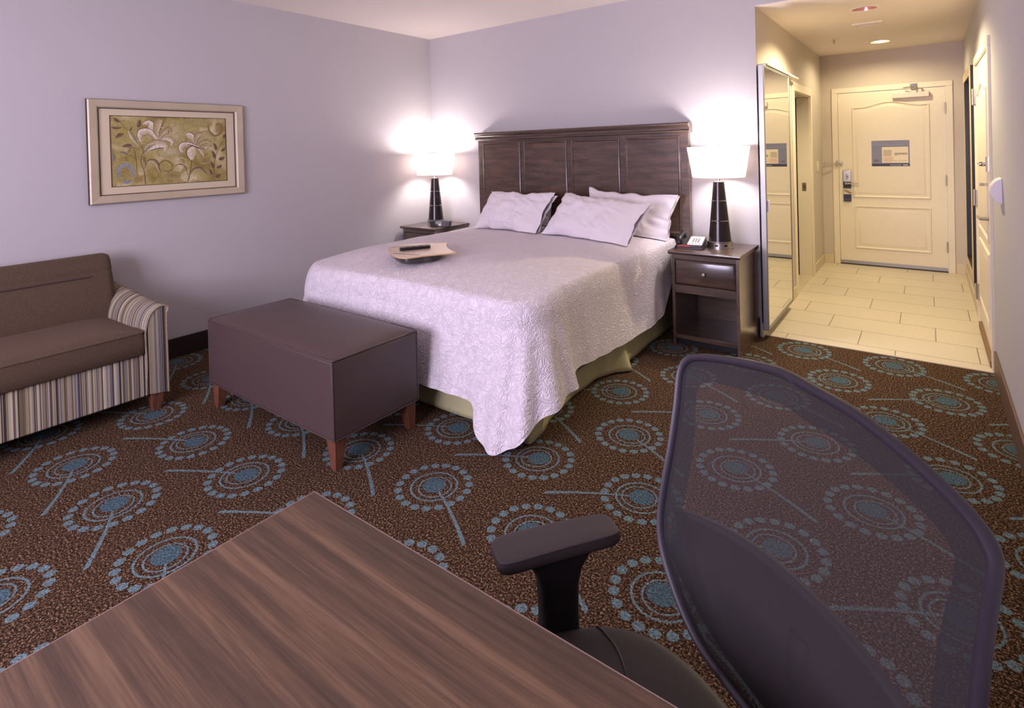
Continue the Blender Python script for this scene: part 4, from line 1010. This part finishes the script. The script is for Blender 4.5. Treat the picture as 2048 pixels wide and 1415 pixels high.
# the two lilies
blob([(190, 160), (230, 240), (300, 350)], [5, 24, 3], (222, 212, 190), OL)
def petal(path, ws, c0=W1, c1=W2): blob(path, [x*1.22 for x in ws], DB, (150, 130, 90), 18); blob(path, ws, c0, c1, 18)
petal([(500, 260), (460, 180), (420, 80), (350, 90)], [14, 40, 38, 8], W1, (190, 176, 130)); petal([(500, 270), (500, 150), (530, 60), (570, 40)], [12, 34, 40, 10], (214, 196, 160), (160, 140, 96))
petal([(510, 290), (420, 180), (330, 190), (310, 250), (330, 290)], [14, 30, 40, 18, 8]); petal([(510, 270), (580, 190), (640, 150), (660, 190)], [8, 22, 30, 6], (210, 194, 158), (150, 132, 84))
petal([(520, 290), (600, 250), (680, 290), (660, 350)], [10, 24, 26, 7]); petal([(360, 430), (400, 360), (520, 320), (600, 350), (580, 420)], [6, 40, 44, 30, 6]); petal([(330, 460), (400, 370), (480, 320)], [8, 12, 5], (196, 186, 140), OL)
for q in ((560, 120), (590, 170), (520, 160), (610, 220), (570, 190)): blob([(500, 270), ((500+q[0])/2+8, (270+q[1])/2), q], [2, 2, 2], (214, 200, 150), W2, 8); blob([(q[0]-14, q[1]), (q[0]+14, q[1]+4)], [4, 4], (236, 224, 190), (190, 170, 120), 4)
petal([(970, 350), (930, 260), (880, 220), (840, 210)], [10, 34, 40, 10]); petal([(970, 340), (970, 250), (1010, 200), (1040, 210)], [10, 28, 30, 8], (214, 200, 170), (156, 138, 92)); petal([(965, 350), (860, 330), (790, 350), (780, 400), (810, 420)], [8, 26, 34, 20, 6])
petal([(980, 350), (1050, 300), (1120, 290), (1150, 310)], [8, 20, 22, 5], (200, 188, 140), (150, 136, 84)); petal([(980, 350), (1060, 370), (1140, 350)], [8, 22, 6], (222, 208, 190), W2); petal([(950, 360), (910, 430), (910, 520)], [20, 62, 18], W1, (186, 174, 120)); petal([(990, 370), (1040, 410), (1060, 490)], [12, 36, 4], (214, 204, 176), (160, 148, 96))
blob([(965, 348), (985, 270), (990, 250)], [2, 3, 2], DB, DB); blob([(860, 330), (930, 350), (1060, 400)], [3, 7, 2], (110, 78, 64), DB)
fl = obj('painted_lilies', ab, m_paint, pr, smooth=0)
# ---------------------------------------------------------------- desk
dk = thing('desk', 'brown walnut-grain desk top in the near left foreground', 'desk', (3.9, -4.55, 0))
DX0, DY1 = 3.428, -3.800
obj('desk_top', box(DX0, XR-.004, -5.35, DY1, .728, .76), m_desk, dk, smooth=0, bevel=.0015)
obj('edge_band', bx(bx(B(), DX0-.0018, XR-.004, DY1-.0002, DY1+.0018, .7275, .7595), DX0-.0018, DX0, -5.35, DY1, .7275, .7595), m_deskedge, dk, smooth=0)
obj('side_panel', box(DX0+.03, DX0+.058, -5.30, DY1-.25, 0, .728), m_hwood, dk); obj('side_panel', box(XR-.05, XR-.02, -5.30, DY1-.25, 0, .728), m_hwood, dk)
obj('modesty_panel', box(DX0+.058, XR-.05, -5.28, -5.26, .25, .728), m_hwood, dk)
# ---------------------------------------------------------------- task chair
CB = Vector((.585, .811, 0)); CS = Vector((.811, -.585, 0))      # towards the back, and to the side
crz = math.atan2(CS.y, CS.x)
CT = Vector((4.307, -3.581, 1.05))                                # middle of the back's top corners
base = CT-CB*.27; base.z = 0
ch = thing('office_chair', 'black mesh-back office chair with a T-shaped armrest beside the desk', 'chair', base, crz)
# local frame: x = side, y = towards the back, z up; the back's reference point is (0, .27, 1.05)
tl_ = R(11)
def bk_pt(s, h, out=0):
    """point on the bowed, leaning back; s sideways, h up along it, out = towards the rear"""
    y = .27+h*math.sin(tl_)+(.035*(1-(s/.27)**2)+out)*math.cos(tl_); z = 1.05+h*math.cos(tl_)-(.035*(1-(s/.27)**2)+out)*math.sin(tl_)
    return Vector((s, y, z))
half = [(0, .064), (.066, .061), (.136, .050), (.19, .038), (.235, .025), (.262, .010), (.2735, -.018), (.2715, -.08), (.272, -.16), (.275, -.24), (.273, -.295), (.262, -.337), (.235, -.377), (.195, -.415), (.148, -.440), (.09, -.448), (0, -.450)]
OUT = [(p[0]*.972, p[1]-(.006 if p[1] > 0 else 0)) for p in half]+[(-a, b) for a, b in half[-2:0:-1]]
NO = len(OUT)
def outline(n=160): return [spline(OUT, i*NO/n, True) for i in range(n)]
O_ = outline()
cen = (0, -.19)
def inset(p, d):
    v = Vector((p[0]-cen[0], (p[1]-cen[1]))); L = v.length; return (cen[0]+v.x*(L-d)/L, cen[1]+v.y*(L-d)/L)
def frame_ring(bm, prof, n=160):
    """sweep a small profile (inset, out) round the outline"""
    rings = [[bm.verts.new(bk_pt(*inset(p, d), o)) for p in O_] for d, o in prof]
    for a, b in zip(rings, rings[1:]+rings[:1]):
        for i in range(n): l = (i+1) % n; bm.faces.new((a[i], a[l], b[l], b[i]))
    return bm
obj('back_frame', frame_ring(B(), [(-.003, -.003), (.002, -.008), (.008, -.007), (.011, -.002), (.012, .006), (.007, .012), (.0, .013), (-.004, .006)]), m_chairframe, ch, local=True, smooth=50)
bm = B(); rows = [[bm.verts.new(bk_pt(*inset(p, d), 0)) for p in O_] for d in (.010, .03, .052)]
for a, b in zip(rows, rows[1:]):
    for i in range(160): l = (i+1) % 160; bm.faces.new((a[i], a[l], b[l], b[i]))
hem = obj('mesh_hem', bm, m_chairhem, ch, local=True, smooth=60)
bm = B(); rows = [[bm.verts.new(bk_pt(cen[0]+(q[0]-cen[0])*k, cen[1]+(q[1]-cen[1])*k, .0)) for q in (inset(p, .052) for p in O_)] for k in (1, .85, .7, .55, .4, .25, .1)]
for a, b in zip(rows, rows[1:]):
    for i in range(160): l = (i+1) % 160; bm.faces.new((a[i], a[l], b[l], b[i]))
bm.faces.new(rows[-1]); obj('back_mesh', bm, m_chairmesh, ch, local=True, smooth=60, label='see-through dark mesh of the backrest')
# lumbar support behind the mesh
def lumb(u, v):
    s = (u*2-1)*.262; top = -.228-.05*(abs(u*2-1)**2.2); bot = -.43+.09*abs(u*2-1)**3; h = top+(bot-top)*v
    return bk_pt(s, h, .014+.016*math.sin(PI*v))
bm = B(); grid(bm, lumb, 32, 14); lo = obj('lumbar_support', bm, m_chairblack, ch, local=True, smooth=60); k_ = lo.modifiers.new('thick', 'SOLIDIFY'); k_.thickness = .012; k_.offset = 1
# spine carrying the back
bm = tube(B(), [bk_pt(0, -.30, .05), bk_pt(0, -.44, .06), Vector((0, .24, .52)), Vector((0, .14, .43)), Vector((0, .02, .42))], [.03, .032, .034, .036, .036], 14)
obj('back_spine', bm, m_chairblack, ch, local=True, smooth=60)
# seat
def seatf(u, v):
    a = 2*PI*u; e = 3.0
    c, s = math.cos(a), math.sin(a); k = (abs(c)**e+abs(s)**e)**(-1/e)
    ex, ey = c*k*.335, s*k*.285
    prof = [(1.0, .475), (1.005, .50), (.985, .522), (.93, .533), (.75, .532), (.5, .524), (.2, .520), (.0, .520)]
    q = spline(prof, v*7); x, y = ex*q[0], ey*q[0]-.030
    z = q[1]+.022*(abs(x)/.318)**2*(1 if q[0] < .96 else .6)-.02*max(0, (-y-.18)/.12)
    return (x, y, z)
bm = B(); grid(bm, seatf, 72, 34, wrap=True); seat_bvh = BVHTree.FromBMesh(bm); se = obj('seat_cushion', bm, m_chairseat, ch, local=True, smooth=70)
seam = [(-.322, .085), (-.30, .099), (-.25, .109), (-.18, .096), (-.09, .084), (0, .08), (.09, .084), (.18, .096), (.25, .109), (.30, .099), (.322, .085)]
pts = []
for t in range(61):
    x, y = spline(seam, t/6); hit = seat_bvh.ray_cast(Vector((x, y, .8)), Vector((0, 0, -1)))[0]
    if hit is not None: pts.append((x, y, hit.z+.0006))
obj('seat_seam', tube(B(), pts, .0022, 6), m_black, se, local=True)
bm = prism(B(), rrect(-.27, .27, -.25, .19, .08), lambda a, b: (a*.9, b*.9, .445), lambda a, b: (a, b, .482)); obj('seat_pan', bm, m_chairblack, ch, local=True, bevel=.006)
# arms: pad, sleeve, bracket
AS, AY = .360, .035
def armrest(side):
    x = side*AS
    root = D.objects.new('armrest', None)
    def padp(u, v):
        a = 2*PI*u; c, s = math.cos(a), math.sin(a); e = 7; k = (abs(c)**e+abs(s)**e)**(-1/e); px, py = c*k, s*k
        prof = [(.0, .683), (.6, .683), (.90, .684), (.985, .689), (1.0, .697), (.985, .705), (.94, .7095), (.5, .712), (0, .712)]
        q = spline(prof, v*8)
        yy = py*.128*q[0]; w = .038-.003*(yy/.128)
        return (x+px*w*q[0]+side*.0, AY+yy, q[1]-.003*(abs(yy)/.128)**2.5)
    bm = B(); grid(bm, padp, 64, 32, wrap=True); o = obj('armrest', bm, m_armtop, ch, local=True, smooth=60)
    bm = B(); lv = [(.030, .050, .462), (.028, .040, .50), (.027, .038, .56), (.027, .040, .62), (.029, .048, .650), (.032, .072, .686)]
    rings = []
    for w, d, z in lv:
        rings.append([bm.verts.new((x+p[0], AY+p[1], z)) for p in rrect(-w, w, -d, d, min(w, d)*.7, 5)])
    for a, b in zip(rings, rings[1:]):
        for i in range(len(a)): l = (i+1) % len(a); bm.faces.new((a[i], a[l], b[l], b[i]))
    bm.faces.new(rings[0]); bm.faces.new(rings[-1])
    tube(bm, [(x, AY, .475), (x-side*.01, AY, .44), (x-side*.08, AY, .425), (x-side*.18, AY, .43)], [.028, .028, .022, .02], 12)
    obj('arm_post', bm, m_chairblack, o, local=True, smooth=50)
armrest(-1); armrest(1)
# pedestal and five-star base
bm = lathe(B(), [(.030, .06), (.030, .25), (.022, .252), (.022, .42)], (0, -.02, 0), 20); bx(bm, -.09, .09, -.12, .10, .40, .447); obj('gas_column', bm, m_black, ch, local=True)
for k in range(5):
    a = R(72*k+20); d = Vector((math.cos(a), math.sin(a), 0)); c = Vector((0, -.02, 0))
    lg = obj('base_leg', tube(B(), [c+d*.02+Vector((0, 0, .105)), c+d*.15+Vector((0, 0, .095)), c+d*.30+Vector((0, 0, .075))], [.03, .024, .018], 12), m_black, ch, local=True)
    w_ = c+d*.30; n = Vector((-d.y, d.x, 0)); bm = B()
    for sd in (-1, 1):
        M_ = Matrix.Translation(w_+n*sd*.014+Vector((0, 0, .028))) @ Matrix.Rotation(math.atan2(n.y, n.x), 4, 'Z'); g = lathe(B(), [(.001, -.008), (.024, -.008), (.028, 0), (.024, .008), (.001, .008)], n=20, axis='x')
        for f in g.faces: bm.faces.new([bm.verts.new(M_ @ v.co) for v in f.verts])
        g.free()
    tube(bm, [w_+Vector((0, 0, .028)), w_+Vector((0, 0, .075))], .008, 8)
    obj('caster', bm, m_black, lg, local=True)
